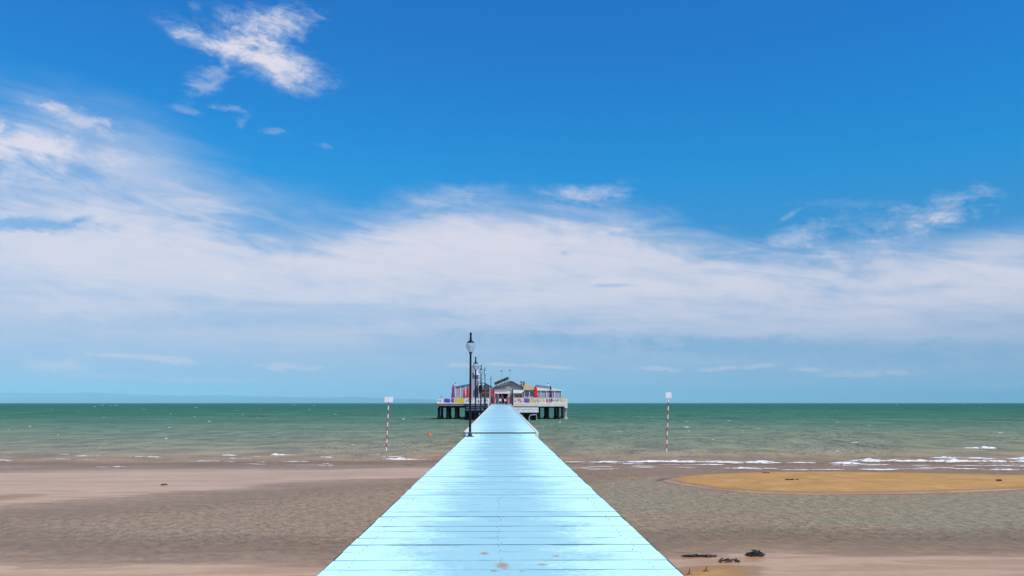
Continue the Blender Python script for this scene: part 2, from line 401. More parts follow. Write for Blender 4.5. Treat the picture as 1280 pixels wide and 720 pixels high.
def height(x, y):
    w = sines(x, y, .55, 3)
    w2 = sines(x, y * 2.2, 1.6, 5)
    sea = np.where(y > 39, -.02 - .018 * (y - 39 + w), 0)
    sea = np.where(y > 160, -2.2 - .008 * (y - 160), sea)
    sea = np.maximum(sea, -30)
    lag = -.09 - .035 * sines(x, y, .3, 9) - .03 * np.clip(y / 20, 0, 1) + .010 * w2
    base = np.where(y > 39, np.minimum(sea, -.02), np.where(y > 33.5, np.maximum(lag, -.05 - .03 * w), lag))
    def bar(P, top, slope, wob):
        d = sdist(x, y, P) + wob * w + wob * .35 * w2
        return np.where(d > 0, top * (1 - np.exp(-d * slope / top)), d * slope * 1.2)
    h = base
    h = np.maximum(h, bar(BAR_R, .13, .20, .22))
    h = np.maximum(h, bar(BAR_L, .012, .014, .8) - .004 + .004 * sines(x, y * 1.6, .9, 12))
    h = np.maximum(h, bar(FLAT_L, .012, .02, .35))
    h = np.maximum(h, bar(FLAT_R, .012, .02, .25))
    for P, t in ((DRY_R, .09), (DRY_R2, .06), (DRY_L, .06), (DRY_L2, .035)):
        h = np.maximum(h, bar(P, t, .10, .16))
    # the beach behind the camera
    h = np.maximum(h, np.where(y < 3, .012 + .03 * np.clip(3 - y, 0, 60), -9))
    # sand ripples
    h = h + .004 * np.sin(9 * y + 2.2 * w + 1.5 * np.sin(x * 1.1)) * (np.abs(h) < .3)
    return h
def lines(lo, hi, step, far, grow):
    c = list(np.arange(lo, hi + 1e-6, step)); s = step; v = hi
    up = []
    while v < far: s *= grow; v += s; up.append(v)
    s = step; v = lo; dn = []
    while v > -far: s *= grow; v -= s; dn.append(v)
    return np.array(dn[::-1] + c + up)
def sheet(name, xs, ys, zfun, m, attrs=None):
    gx, gy = np.meshgrid(xs, ys)
    z = zfun(gx, gy); nx, ny = len(xs), len(ys)
    co = np.stack([gx, gy, z], -1).reshape(-1, 3).astype(np.float32)
    i = np.arange(nx * ny).reshape(ny, nx)
    q = np.stack([i[:-1, :-1], i[:-1, 1:], i[1:, 1:], i[1:, :-1]], -1).reshape(-1, 4).astype(np.int32)
    me = bpy.data.meshes.new(name)
    me.vertices.add(len(co)); me.vertices.foreach_set('co', co.ravel())
    me.loops.add(q.size); me.loops.foreach_set('vertex_index', q.ravel())
    me.polygons.add(len(q)); me.polygons.foreach_set('loop_start', np.arange(0, q.size, 4, dtype=np.int32))
    me.polygons.foreach_set('use_smooth', np.ones(len(q), bool))
    me.update(calc_edges=True)
    for k, fn in (attrs or {}).items():
        a = me.attributes.new(k, 'FLOAT', 'POINT'); a.data.foreach_set('value', fn(gx, gy).astype(np.float32).ravel())
    me.materials.append(m)
    o = bpy.data.objects.new(name, me); COL.objects.link(o); o['kind'] = 'structure'
    return o
FAR = 45000

def mk_sand():
    m = bpy.data.materials.new('beach_sand'); m.use_nodes = True
    nt = m.node_tree; b = NB(nt); p = nt.nodes['Principled BSDF']
    P = b.pos(); x, y, z = b.sep(P)
    n1 = b.noise(P, .9, 6, .6); n2 = b.noise(b.vscale(P, (1, 3, 1)), 2.2, 6, .65); n3 = b.noise(P, 60, 3, .6)
    zz = b.add(z, b.mul(b.sub(n2, .5), .02))
    dry = b.rng(zz, .022, .06)
    cd = b.ramp(b.add(b.mul(n1, .55), b.mul(n2, .45)), [(.36, (.39, .205, .07)), (.5, (.46, .25, .088)), (.64, (.55, .31, .12))])
    cw = b.ramp(n2, [(.3, (.48, .275, .13)), (.7, (.60, .355, .185))])
    st = b.noise(b.vscale(b.xyz(b.add(x, b.mul(y, 1.2)), b.sub(y, b.mul(x, .06)), z), (.12, .8, 1)), 1.4, 7, .7, .8)
    cw = b.mix(b.mul(b.rng(st, .46, .57), .9), cw, (.43, .225, .10, 1))
    rr = b.noise(b.vscale(b.xyz(b.add(x, b.mul(y, .55)), b.sub(y, b.mul(x, .25)), z), (3.6, 2.2, 1)), 1.0, 3, .6, .5)
    cw = b.mix(b.mul(b.rng(rr, .36, .62, 1, 0), b.rng(z, -.012, .003, .75, 0)), cw, b.mix(1.0, cw, (.62, .64, .68, 1), 'MULTIPLY'))  # ripple light and dark painted onto the sand under water
    c = b.mix(dry, cw, cd)
    damp = b.mul(b.rng(zz, .012, .024), b.rng(zz, .036, .075, 1, 0))
    c = b.mix(b.mul(damp, .75), c, (.30, .16, .065, 1))
    c = b.mix(b.mul(b.rng(n3, .62, .8), .35), c, (.10, .07, .05, 1))
    b.put(p.inputs['Base Color'], c)
    b.put(p.inputs['Roughness'], b.mix(dry, (.3, .3, .3, 1), (.95, .95, .95, 1)))
    b.put(p.inputs['Specular IOR Level'], b.mix(dry, (.16, .16, .16, 1), (.1, .1, .1, 1)))
    rip = b.noise(b.vscale(P, (1.2, 5, 1)), 1.6, 5, .6, .6)
    b.put(p.inputs['Normal'], b.bump(b.add(rip, b.mul(n3, .12)), .35, .03))
    return m
def mk_water():
    m = bpy.data.materials.new('shallow_sea_water'); m.use_nodes = True
    nt = m.node_tree; b = NB(nt); out = nt.nodes['Material Output']; nt.nodes.remove(nt.nodes['Principled BSDF'])
    P = b.pos(); x, y, z = b.sep(P)
    dep = b.attr('depth')
    sx = b.vscale(P, (.35, 1.0, 1))
    big = b.noise(b.vscale(P, (.012, .05, 1)), 1., 5, .6)
    mid = b.noise(b.vscale(P, (.05, .25, 1)), 1., 5, .6)
    silt = b.noise(b.vscale(P, (.10, .55, 1)), 1., 6, .65)
    d = b.mul(dep, b.rng(big, .25, .75, .65, 1.4))
    d = b.mul(d, b.rng(mid, .25, .75, .8, 1.25))
    # turbid, sandy shallows turning to green and then to teal as the sea bed drops
    c = b.ramp(b.m('POWER', b.m('DIVIDE', d, 16., clamp=True), .4),
               [(0, (.50, .29, .155)), (.13, (.41, .25, .14)), (.18, (.37, .305, .19)), (.23, (.285, .285, .175)), (.30, (.215, .28, .17)), (.38, (.12, .245, .155)),
                (.47, (.05, .20, .14)), (.60, (.006, .165, .12)), (.85, (.003, .14, .115)), (1, (.003, .12, .12))])
    right = b.rng(x, -5, 14)
    olive = b.mul(b.mul(b.rng(silt, .5, .68), b.rng(dep, .1, 1.6, 1, 0)), b.mul(right, .6))
    c = b.mix(olive, c, (.27, .25, .07, 1))
    # the pool on the right of the pier is greener than the one on the left
    pool = b.mul(b.mul(b.rng(y, 15, 17.5), b.rng(y, 27, 33, 1, 0)), b.mul(right, b.rng(silt, .25, .75, .15, .85)))
    c = b.mix(pool, c, (.33, .30, .185, 1))
    fine = b.noise(b.vscale(P, (1.5, 6, 1)), 1.0, 5, .65, .4)
    # waves
    wn = b.n('ShaderNodeTexWave', wave_type='BANDS', bands_direction='Y', wave_profile='SIN')
    b.put(wn.inputs['Vector'], b.vscale(P, (.12, 1, 1))); b.put(wn.inputs['Scale'], .16); b.put(wn.inputs['Distortion'], 9.); b.put(wn.inputs['Detail'], 4.); b.put(wn.inputs['Detail Scale'], 1.4)
    sk = b.xyz(b.add(x, b.mul(y, .55)), b.sub(y, b.mul(x, .25)), z)
    rip1 = b.noise(b.vscale(sk, (4.6, 2.7, 1)), 1.0, 3, .6, .5)
    rip2 = b.noise(b.vscale(sk, (7, 4, 1)), 1.0, 2, .6, .4)
    swell = b.noise(b.vscale(P, (.32, .26, 1)), 1.0, 4, .65, .5)
    swell2 = b.noise(b.vscale(P, (.10, .045, 1)), 1.0, 5, .7, .5)
    deepf = b.rng(y, 36, 60)
    hts = b.add(b.mul(rip1, .20), b.mul(rip2, .05))
    hts = b.add(hts, b.mul(deepf, b.add(b.mul(swell, .9), b.add(b.mul(swell2, 3.0), b.mul(wn.outputs['Fac'], .03)))))
    nrm = b.bump(hts, .9, 1.0)
    # light and dark of the ripples put into the water colour
    tone = b.mix(b.rng(y, 34, 50), b.add(b.mul(rip1, .75), b.mul(rip2, .25)), b.mix(b.rng(y, 80, 160), swell, swell2))
    c = b.mix(b.rng(tone, .34, .64, 1.0, 0), c, b.mix(1.0, c, (.60, .64, .68, 1), 'MULTIPLY'))
    c = b.mix(b.mul(b.rng(fine, .35, .75), .22), c, (.42, .34, .25, 1))
    dif = b.n('ShaderNodeBsdfDiffuse'); b.put(dif.inputs['Color'], c); b.put(dif.inputs['Normal'], nrm)
    tr = b.n('ShaderNodeBsdfTransparent'); tr.inputs[0].default_value = (.96, .94, .90, 1)
    body = b.n('ShaderNodeMixShader')
    b.put(body.inputs[0], b.rng(dep, 0, .09, 0.0, .97, smooth=False)); nt.links.new(tr.outputs[0], body.inputs[1]); nt.links.new(dif.outputs[0], body.inputs[2])
    gl = b.n('ShaderNodeBsdfGlossy'); gl.inputs['Roughness'].default_value = .10; b.put(gl.inputs['Normal'], nrm)
    fr = b.n('ShaderNodeFresnel'); fr.inputs['IOR'].default_value = 1.33; b.put(fr.inputs['Normal'], nrm)
    fac = b.mul(b.m('MINIMUM', fr.outputs[0], .5), b.rng(y, 35, 200, .42, .09))
    mx = b.n('ShaderNodeMixShader'); b.put(mx.inputs[0], fac); nt.links.new(body.outputs[0], mx.inputs[1]); nt.links.new(gl.outputs[0], mx.inputs[2])
    nt.links.new(mx.outputs[0], out.inputs[0])
    return m
M['sand'] = mk_sand(); M['water'] = mk_water()
gx_ = lines(-34, 34, .25, FAR, 1.28); gy_ = lines(4, 58, .22, FAR, 1.2)
ground = sheet('beach_ground', gx_, gy_, height, M['sand'])
wx_ = lines(-34, 34, .34, FAR, 1.25); wy_ = lines(4, 58, .3, FAR, 1.16)
wy_ = wy_[wy_ > -40]
def depth_at(x, y):
    return np.maximum(0, -height(x, y))
water = sheet('sea_water', wx_, wy_, lambda x, y: np.zeros_like(x), M['water'], {'depth': depth_at})

# hills across the bay and the air in front of them
def hills():
    b = MB()
    prof = [(-500, 488), (-300, 490), (-150, 489), (0, 490.5), (60, 491.5), (110, 490.5), (170, 493), (230, 494.5), (270, 493.8), (330, 495.6), (400, 497), (440, 496), (500, 498), (560, 499.6), (600, 501), (640, 503.2)]
    for (Y, sc, sd_) in ((40000, 1.0, 0), (36000, .55, 5)):
        pts = [PY(px + sd_ * 12, 503.5 - (503.5 - py) * sc, Y) for px, py in prof]
        xs = np.linspace(pts[0].x, pts[-1].x, 140)
        zs = np.interp(xs, [p.x for p in pts], [p.z for p in pts]) + 9 * sines(xs, xs * 0, .004, 3 + sd_) * np.interp(xs, [p.x for p in pts], [min(1., p.z / 200) for p in pts])
        rows = []
        for (dy, f) in ((0, 0), (900, .45), (1800, .85), (2600, 1), (4000, .6), (5200, 0)):
            rows.append([b.bm.verts.new((x, Y + dy - 2600 + 300 * sin(x * .0007 + dy), z * f if f else -20)) for x, z in zip(xs, zs)])
        for r0, r1 in zip(rows, rows[1:]):
            for i in range(len(xs) - 1): b._face([r0[i], r0[i + 1], r1[i + 1], r1[i]])
    o = b.build('hills', M['hill'], smooth=True); tag(o, kind='structure')
hills()
HAZE = True
def haze():
    b = MB(); b.box(-44000, 44000, -1500, 43500, -32, 640)
    m = bpy.data.materials.new('haze_air'); m.use_nodes = True; nt = m.node_tree
    nt.nodes.remove(nt.nodes['Principled BSDF'])
    v = nt.nodes.new('ShaderNodeVolumePrincipled'); v.inputs['Color'].default_value = (.46, .83, .94, 1); v.inputs['Density'].default_value = 5.0e-5
    v.inputs['Anisotropy'].default_value = -.3
    nt.links.new(v.outputs[0], nt.nodes['Material Output'].inputs['Volume'])
    o = b.build('haze', m); tag(o, kind='stuff')
if HAZE: haze()

# ------------------------------------------------------------ surf
def mk_foam():
    m = bpy.data.materials.new('sea_foam'); m.use_nodes = True
    nt = m.node_tree; b = NB(nt); p = nt.nodes['Principled BSDF']; out = nt.nodes['Material Output']
    P = b.pos()
    n = b.noise(b.vscale(P, (2.2, 3, 4)), 1.6, 6, .72)
    p.inputs['Base Color'].default_value = (.82, .80, .78, 1); p.inputs['Roughness'].default_value = .9
    t = b.n('ShaderNodeBsdfTransparent'); mx = b.n('ShaderNodeMixShader')
    b.put(mx.inputs[0], b.rng(n, .39, .51)); nt.links.new(t.outputs[0], mx.inputs[1]); nt.links.new(p.outputs[0], mx.inputs[2]); nt.links.new(mx.outputs[0], out.inputs[0])
    return m
M['foam'] = mk_foam()
def foam():
    b = MB()
    def crest(px0, py0, px1, py1, hgt, wid, step=.25, gap=.25, seed=0):
        a, c = PG(px0, py0), PG(px1, py1); L = (c - a).length; n = max(4, int(L / step)); r = np.random.default_rng(seed)
        ph = r.uniform(0, 6, 4); prev = None
        for i in range(n + 1):
            t = i / n; p = a.lerp(c, t); s = t * L
            mod = .55 + .45 * sin(s * .9 + ph[0]) * sin(s * .37 + ph[1]) + .3 * sin(s * 3.1 + ph[2])
            end = min(1, t * 6, (1 - t) * 6); mod = max(0, mod * end - gap * (1 + sin(s * 1.7 + ph[3])) * .5)
            h = .85 * hgt * mod * r.uniform(.35, 1.2); w = wid * (mod * .9 + .05) * r.uniform(.7, 1.2)
            y0 = p.y + .35 * sin(s * .21 + ph[1]) + .12 * sin(s * 1.3 + ph[2])
            cur = [b.bm.verts.new(q) for q in ((p.x, y0 - w * .8, .004), (p.x, y0 - w * .3, .004 + h * .7), (p.x, y0, .004 + h), (p.x, y0 + w * .5, .004))]
            if prev and mod > .04:
                for k in range(3): b._face([prev[k], cur[k], cur[k + 1], prev[k + 1]])
            prev = cur
    # breaking lines, right of the pier
    crest(700, 577.5, 870, 577.3, .11, .7, seed=1, gap=.15); crest(830, 577.8, 1085, 578.8, .15, .9, seed=2, gap=.05); crest(1060, 576.5, 1235, 577.2, .15, .9, seed=3, gap=.1)
    crest(1115, 575.5, 1320, 577.0, .16, .9, seed=13, gap=.05); crest(1160, 572.2, 1300, 573.5, .16, .8, seed=4, gap=.1); crest(1200, 559.6, 1246, 559.8, .17, .9, seed=5, gap=.05)
    crest(705, 583, 1000, 585.5, .03, .5, seed=6, gap=.7); crest(960, 587, 1320, 586, .035, .5, seed=7, gap=.6); crest(1050, 582, 1320, 582.5, .03, .4, seed=8, gap=.7)
    crest(700, 580, 960, 581, .03, .35, seed=9, gap=.7); crest(1250, 577.5, 1500, 580, .14, .9, seed=10)
    # left of the pier
    crest(478, 573.2, 545, 574.6, .10, .6, seed=21, gap=.05); crest(336, 569, 372, 569.6, .10, .6, seed=22, gap=.0); crest(278, 568.6, 302, 569.2, .06, .5, seed=23, gap=.1)
    crest(398, 571.5, 420, 572, .07, .5, seed=24, gap=.1); crest(160, 570.5, 205, 571.6, .04, .4, seed=25, gap=.3); crest(-10, 576, 14, 576.6, .06, .5, seed=26, gap=.1)
    crest(310, 571.2, 335, 571.5, .04, .4, seed=27, gap=.2); crest(230, 576, 300, 577, .02, .3, seed=28, gap=.6); crest(285, 579.5, 420, 581, .015, .25, seed=29, gap=.8); crest(60, 574, 140, 575, .02, .3, seed=30, gap=.6)
    for k in range(26):
        px = rng.uniform(700, 1290); py = rng.choice([579.5, 581.5, 583.5, 585.5, 587.5]) + rng.uniform(-.6, .6); w = rng.uniform(20, 90)
        crest(px, py, px + w, py + rng.uniform(-.3, .5), .025, .22, seed=200 + k, gap=.45)
    for k in range(22):
        px = rng.uniform(-20, 500); py = rng.uniform(566, 584); w = rng.uniform(8, 40)
        crest(px, py, px + w, py + rng.uniform(-.2, .4), .022, .16, seed=300 + k, gap=.4)
    for k in range(60):
        px = rng.uniform(-40, 1320); py = 505.5 + 45 * rng.random() ** 1.6; q = PG(px, py); sz = q.y / 1000; w = rng.uniform(1.5, 5)
        if abs(q.x) > 2.6 and not (140 < q.y < 178 and abs(q.x) < 14): crest(px - w / 2, py, px + w / 2, py + .1, max(.04, .7 * sz), max(.2, .7 * sz), step=max(.1, .5 * sz), gap=0, seed=500 + k)
    # whitecaps further out
    for (px, py, w) in [(1066, 553, 12), (1062, 564.5, 14), (1050, 564.3, 8), (938, 511, 8), (1003, 508.5, 9), (985, 508, 6), (858, 534, 7), (846, 521, 3), (1225, 509.5, 5), (1150, 515, 5), (1090, 532, 7), (912, 526, 5), (960, 519, 4), (1180, 524, 6), (730, 513, 4), (775, 540, 6), (1250, 541, 7), (1010, 545, 6), (890, 549, 5), (420, 518, 4), (262, 527, 4), (130, 522, 5), (350, 541, 5), (210, 548, 6), (40, 533, 4), (505, 524, 4), (440, 556, 7), (90, 556, 6), (1120, 508, 4), (700, 528, 4), (245, 509.5, 4), (1271, 528, 5)]:
        q = PG(px, py); s = q.y / 1000
        crest(px - w / 2, py, px + w / 2, py + .15, max(.05, 1.0 * s), max(.25, .9 * s), step=max(.1, .6 * s), gap=.0, seed=int(px))
    tag(b.build('sea_foam', M['foam'], smooth=True), kind='stuff')
foam()

# ------------------------------------------------------------ the pier walkway
DZ = 1.48                      # near deck height
Y_STEP = PG(626, 545.5, DZ).y  # where the deck steps up
Y_END = 150.0
HW = 1.62                      # half width of the near deck
RW = 1.72                      # half width of the far ramp, kerbs included
R0 = Z(540.4, Y_STEP)          # ramp height at the step and at its end
R1 = Z(505.6, Y_END)
def ramp_z(y): return R0 + (R1 - R0) * (y - Y_STEP) / (Y_END - Y_STEP)
def pier():
    root = thing('pier_walkway', 'long sky blue plank walkway running out over the water to the restaurant', 'pier', (0, Y_STEP, 0))
    rnd = random.Random(4)
    def planks(name, ya, yb, hw, zf, pitch, ragged):
        b = MB(); vals = []; y = ya; b.use(M['deck']); b.use(M['seam'])
        while y < yb - .05:
            w = min(pitch * rnd.uniform(.9, 1.1), yb - y)
            strong = rnd.random()
            g = (.024 if strong > .5 else .016 if strong > .15 else .008) * (pitch / .42)
            v = rnd.random(); segs = 13
            xs = [-hw - rnd.uniform(-.004, .015) * ragged] + [-hw + 2 * hw * (k + rnd.uniform(-.3, .3)) / segs for k in range(1, segs)] + [hw + rnd.uniform(-.004, .015) * ragged]
            y0, y1 = y, y + w
            ga = [max(.002, g * rnd.choice((.03, .2, .7, 1.2))) for _ in xs]
            zo = rnd.uniform(-.003, .003)
            lo, hi, lo2, hi2, bot0, bot1 = [], [], [], [], [], []
            for x, q in zip(xs, ga):
                zz0, zz1 = zf(y0) + zo, zf(y1) + zo
                lo.append(b.bm.verts.new((x, y0 + .001, zz0 - .0015))); lo2.append(b.bm.verts.new((x, y0 + .002, zz0)))
                hi2.append(b.bm.verts.new((x, y1 - q - .006, zz1))); hi.append(b.bm.verts.new((x, y1 - q, zz1 - .006)))
                bot0.append(b.bm.verts.new((x, y0 + .001, zz0 - .05))); bot1.append(b.bm.verts.new((x, y1 - q, zz1 - .05)))
            n0 = len(b.bm.faces)
            for k in range(len(xs) - 1):
                for A, B in ((bot0, lo), (lo, lo2), (lo2, hi2), (hi2, hi), (hi, bot1), (bot1, bot0)):
                    b.use(M['deck'] if A is lo2 or A is hi2 else M['seam']); b._face([A[k], A[k + 1], B[k + 1], B[k]]); vals.append(v)
            for k in (0, -1):
                b._face([bot0[k], lo[k], lo2[k], hi2[k], hi[k], bot1[k]]); vals.append(v)
            if name == 'deck' and 5.5 < y < 13:      # nail heads over the joists
                for xn in (-1.42, -.02, 1.41):
                    for yn in (y + w * .22, y + w * .74):
                        n1 = len(b.bm.faces); qx, qy = xn + rnd.uniform(-.03, .03), yn + rnd.uniform(-.02, .02); b.use(M['seam'])
                        b.tube((qx, qy, DZ - .004), (qx, qy, DZ + .0045), .0055, n=6); vals += [v] * (len(b.bm.faces) - n1)
            y += w
        b.mats = [M['deck'], M['seam']]; o = b.build(name, None, root)
        a = o.data.attributes.new('board', 'FLOAT', 'FACE')
        a.data.foreach_set('value', np.array(vals[:len(o.data.polygons)], np.float32))
        return o
    planks('deck', -9, Y_STEP - .02, HW, lambda y: DZ, .43, 1)
    planks('ramp_deck', Y_STEP + .06, Y_END - .3, RW - .13, ramp_z, .44, 0)
    # riser and nosing of the step
    b = MB(); b.box(-RW + .14, RW - .14, Y_STEP - .015, Y_STEP + .05, DZ - .05, R0 - .055); rs = b.build('step_riser', M['deck'], root)
    b = MB(); b.box(-RW + .135, RW - .135, Y_STEP - .03, Y_STEP + .055, R0 - .034, R0 - .004); b.build('step_edge', M['brown_wood'], root)
    for s in (-1, 1):
        b = MB(); xa, xb = sorted((s * RW, s * (RW - .125))); k = .10
        y0, y1 = Y_STEP - .02, Y_END - .3
        b.hexa([(xa, y0, R0 - .3), (xb, y0, R0 - .3), (xb, y1, R1 - .3), (xa, y1, R1 - .3), (xa, y0, R0 + .02), (xb, y0, R0 + .02), (xb, y1, R1 + k), (xa, y1, R1 + k)])
        b.build('kerb', M['kerb'], root, bevel=.012)
        for nm, (yA, zA), (yB, zB), xo in (('side_beam', (-9, DZ - .055), (Y_STEP - .03, DZ - .055), HW - .08), ('side_beam', (Y_STEP + .02, R0 - .31), (Y_END - .3, R1 - .31), RW - .05)):
            xa, xb = sorted((s * xo, s * (xo - .14))); b = MB()
            b.hexa([(xa, yA, zA - .28), (xb, yA, zA - .28), (xb, yB, zB - .28), (xa, yB, zB - .28), (xa, yA, zA), (xb, yA, zA), (xb, yB, zB), (xa, yB, zB)])
            b.build(nm, M['dark_wood'], root)
    for s in (-1, 1):  # thin dark strips along the outer edges of deck and ramp
        xa, xb = sorted((s * (HW + .016), s * (HW + .025))); b = MB(); b.box(xa, xb, -9, Y_STEP - .05, DZ - .16, DZ - .008); b.build('dark_edge_strip', M['navy'], root)
        xa, xb = sorted((s * (RW + .003), s * (RW + .05))); b = MB(); yA, yB = Y_STEP + 6, Y_END - .4
        b.hexa([(xa, yA, ramp_z(yA) - .3), (xb, yA, ramp_z(yA) - .3), (xb, yB, R1 - .3), (xa, yB, R1 - .3), (xa, yA, ramp_z(yA) - .01), (xb, yA, ramp_z(yA) - .01), (xb, yB, R1 + .01), (xa, yB, R1 + .01)]); b.build('dark_edge_strip', M['navy'], root)
    b = MB(); b.box(-.1, .1, -9, Y_STEP - .05, DZ - .33, DZ - .056); b.build('joist', M['dark_wood'], root)
    b = MB(); b.hexa([(-1.4, Y_STEP + .1, R0 - .3), (1.4, Y_STEP + .1, R0 - .3), (1.4, Y_END - .4, R1 - .3), (-1.4, Y_END - .4, R1 - .3),
                      (-1.4, Y_STEP + .1, R0 - .075), (1.4, Y_STEP + .1, R0 - .075), (1.4, Y_END - .4, R1 - .075), (-1.4, Y_END - .4, R1 - .075)]); b.build('joist', M['dark_wood'], root)
    ys = [-6, -1, 4, 9, 14, 19, 24, 29, 34] + [40 + 6.5 * k for k in range(17)]
    for y in ys:
        zt = (DZ - .35) if y < Y_STEP else ramp_z(y) - .62
        b = MB(); b.box(-1.5, 1.5, y - .11, y + .11, zt, zt + (.012 if y < Y_STEP else .028)); 
        b.bm.free()
        b = MB(); b.box(-1.45, 1.45, y - .12, y + .12, zt - .22, zt); b.build('crossbeam', M['dark_wood'], root)
        for s in (-1, 1):
            b = MB(); b.lathe([(.13, float(height(np.array([s * 1.2]), np.array([float(y)]))[0]) - .6), (.13, .5), (.12, zt - .22)], (s * 1.2, y, 0), 10); b.build('pile', M['pile'], root, smooth=True)
pier()

# ------------------------------------------------------------ lamps along the left edge
def lamp(name, label, h, parent=None, group='lamp posts along the walkway'):
    root = thing(name, label, 'lamp post', (0, 0, 0), group)
    b = MB(); b.lathe([(.19, 0), (.19, .025), (.09, .03), (.085, .16), (.06, .2)], n=16)
    for k in range(4): b.lathe([(.02, .025), (.02, .05)], (.14 * cos(k * pi / 2 + .7), .14 * sin(k * pi / 2 + .7), 0), 6)
    b.build('base_plate', M['navy'], root, smooth=True)
    g0 = h - .96
    b = MB(); b.lathe([(.055, .2), (.05, 1.0), (.046, g0 - .03), (.085, g0), (.085, g0 + .03), (.05, g0 + .05)], n=12); b.build('pole', M['black'], root, smooth=True)
    b = MB(); b.lathe([(.075, g0 + .035), (.13, g0 + .10), (.20, g0 + .25), (.225, g0 + .36), (.215, g0 + .42), (.17, g0 + .47), (.11, g0 + .5)], n=20); gl = b.build('globe', M['globe'], root, smooth=True)
    b = MB(); b.lathe([(.03, g0 + .05), (.03, g0 + .12), (.04, g0 + .2), (.04, g0 + .26), (.02, g0 + .3)], n=10); b.build('bulb', M['white'], gl, smooth=True)
    b = MB(); b.lathe([(.175, g0 + .465), (.16, g0 + .50), (.09, g0 + .56), (.06, g0 + .60), (.05, g0 + .63)], n=16); b.build('cap', M['black'], root, smooth=True)
    b = MB(); b.lathe([(.05, g0 + .62), (.042, h - .12), (.055, h - .09), (.05, h - .03), (.015, h)], n=10); b.build('finial', M['black'], root, smooth=True)
    return root
l0 = lamp('lamp_post', 'tallest looking black lamp post with glass globe, at the step in the walkway', Z(415.5, Y_STEP - .3) - DZ)
p = PY(587.5, 545, Y_STEP - .3); l0.location = (p.x, p.y, DZ + .002)
for (px, Y, lab, zf) in [(594.3, 57.0, 'second nearest black lamp post, in front of the tall grey shaft', 446.0), (601.2, 77.0, 'third nearest black lamp post, next to the blue and white sign board', 456.0),
                     (606.0, 97.0, 'fourth nearest black lamp post, right of the cluster of globes', 459.5), (613.6, 137.0, 'farthest black lamp post, beside the pale gate post at the end of the walkway', 470.5)]:
    o = copy_tree(l0); p = PY(px, 500, Y)
    h0 = Z(415.5, Y_STEP - .3) - DZ
    o.location = (p.x, Y, Z(zf, Y) - h0); o['label'] = lab
    # each stands on a bracket bolted to the side of the ramp
    b = MB(); x1 = -RW + .02; z = o.location.z
    b.box(p.x - .2, x1, Y - .2, Y + .2, z - .06, z); b.box(p.x - .05, x1, Y - .05, Y + .05, min(z - .3, ramp_z(Y) - .5), z - .06)
    b.build('bracket', M['black'], o)

# ------------------------------------------------------------ restaurant platform
Y0 = 150.0
xL, xR = X(545.5, Y0), X(709.3, Y0); ZF = Z(504.6, Y0)
def platform():
    root = thing('pier_platform', 'wide platform on thick piles carrying the pier restaurant', 'platform', (0, Y0 + 9, 0))
    b = MB(); b.box(xL, xR, Y0, Y0 + 12, ZF - .25, ZF); b.box(-7.5, 7.5, Y0 + 12, Y0 + 26, ZF - .25, ZF); b.build('floor_slab', M['concrete'], root)
    xm = X(612, Y0); xn = X(641, Y0)
    b = MB(); b.use(M['fascia']); b.box(xL + .1, xm, Y0 - .06, Y0, ZF - .42, ZF - .10); b.use(M['fascia_pale']); b.box(xL + .1, xm, Y0 - .09, Y0 - .003, ZF - .30, ZF - .20); b.use(M['fascia']); b.box(xL - .05, xm, Y0 - .14, Y0 - .005, ZF - .095, ZF + .03)
    b.build('fascia', None, root)
    zt = Z(505.2, Y0); zb = Z(508.0, Y0)
    b = MB(); b.box(xn, xR, Y0 - .12, Y0 - .003, zb, zt); b.box(xR - .55, xR + .02, Y0 - .14, Y0 + .3, Z(510, Y0), zb - .002); b.use(M['fascia_pale']); b.box(xn, xR, Y0 - .1, Y0 - .004, zt + .003, ZF - .01)
    b.mats = [M['cream'], M['fascia']]; b.build('fascia', None, root)
    # beams under the slab
    for y in (Y0 + .7, Y0 + 8.3):
        b = MB(); b.box(xL + .4, xR - .4, y - .3, y + .3, ZF - .75, ZF - .252); b.build('beam', M['pile'], root)
    spots = [(549.0, 'pile'), (559.6, 'pile'), (570.2, 'pile'), (583, 'pile'), (594, 'pile'), (606, 'pile'), (646, 'pile'), (657, 'pile'), (673.6, 'pile'), (684.6, 'pile'), (697.2, 'pile'), (706.5, 'pile_sunlit')]
    for px, mt in spots:
        for y, rr in ((Y0 + .7, .27), (Y0 + 8.3, .25)):
            x = X(px, Y0 + .7)
            if px in (570.2, 684.6, 673.6) and y > Y0 + 2: rr = .3
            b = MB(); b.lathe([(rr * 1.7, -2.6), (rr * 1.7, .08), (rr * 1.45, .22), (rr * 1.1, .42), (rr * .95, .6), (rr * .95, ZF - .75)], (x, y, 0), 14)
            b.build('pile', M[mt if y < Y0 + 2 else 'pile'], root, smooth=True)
    for y in (Y0 + 14, Y0 + 20, Y0 + 25):
        for x in (-6, -2, 2, 6):
            b = MB(); b.lathe([(.5, -2.6), (.5, .1), (.26, .7), (.26, ZF - .252)], (x, y, 0), 12); b.build('pile', M['pile'], root, smooth=True)
    return root
platform()

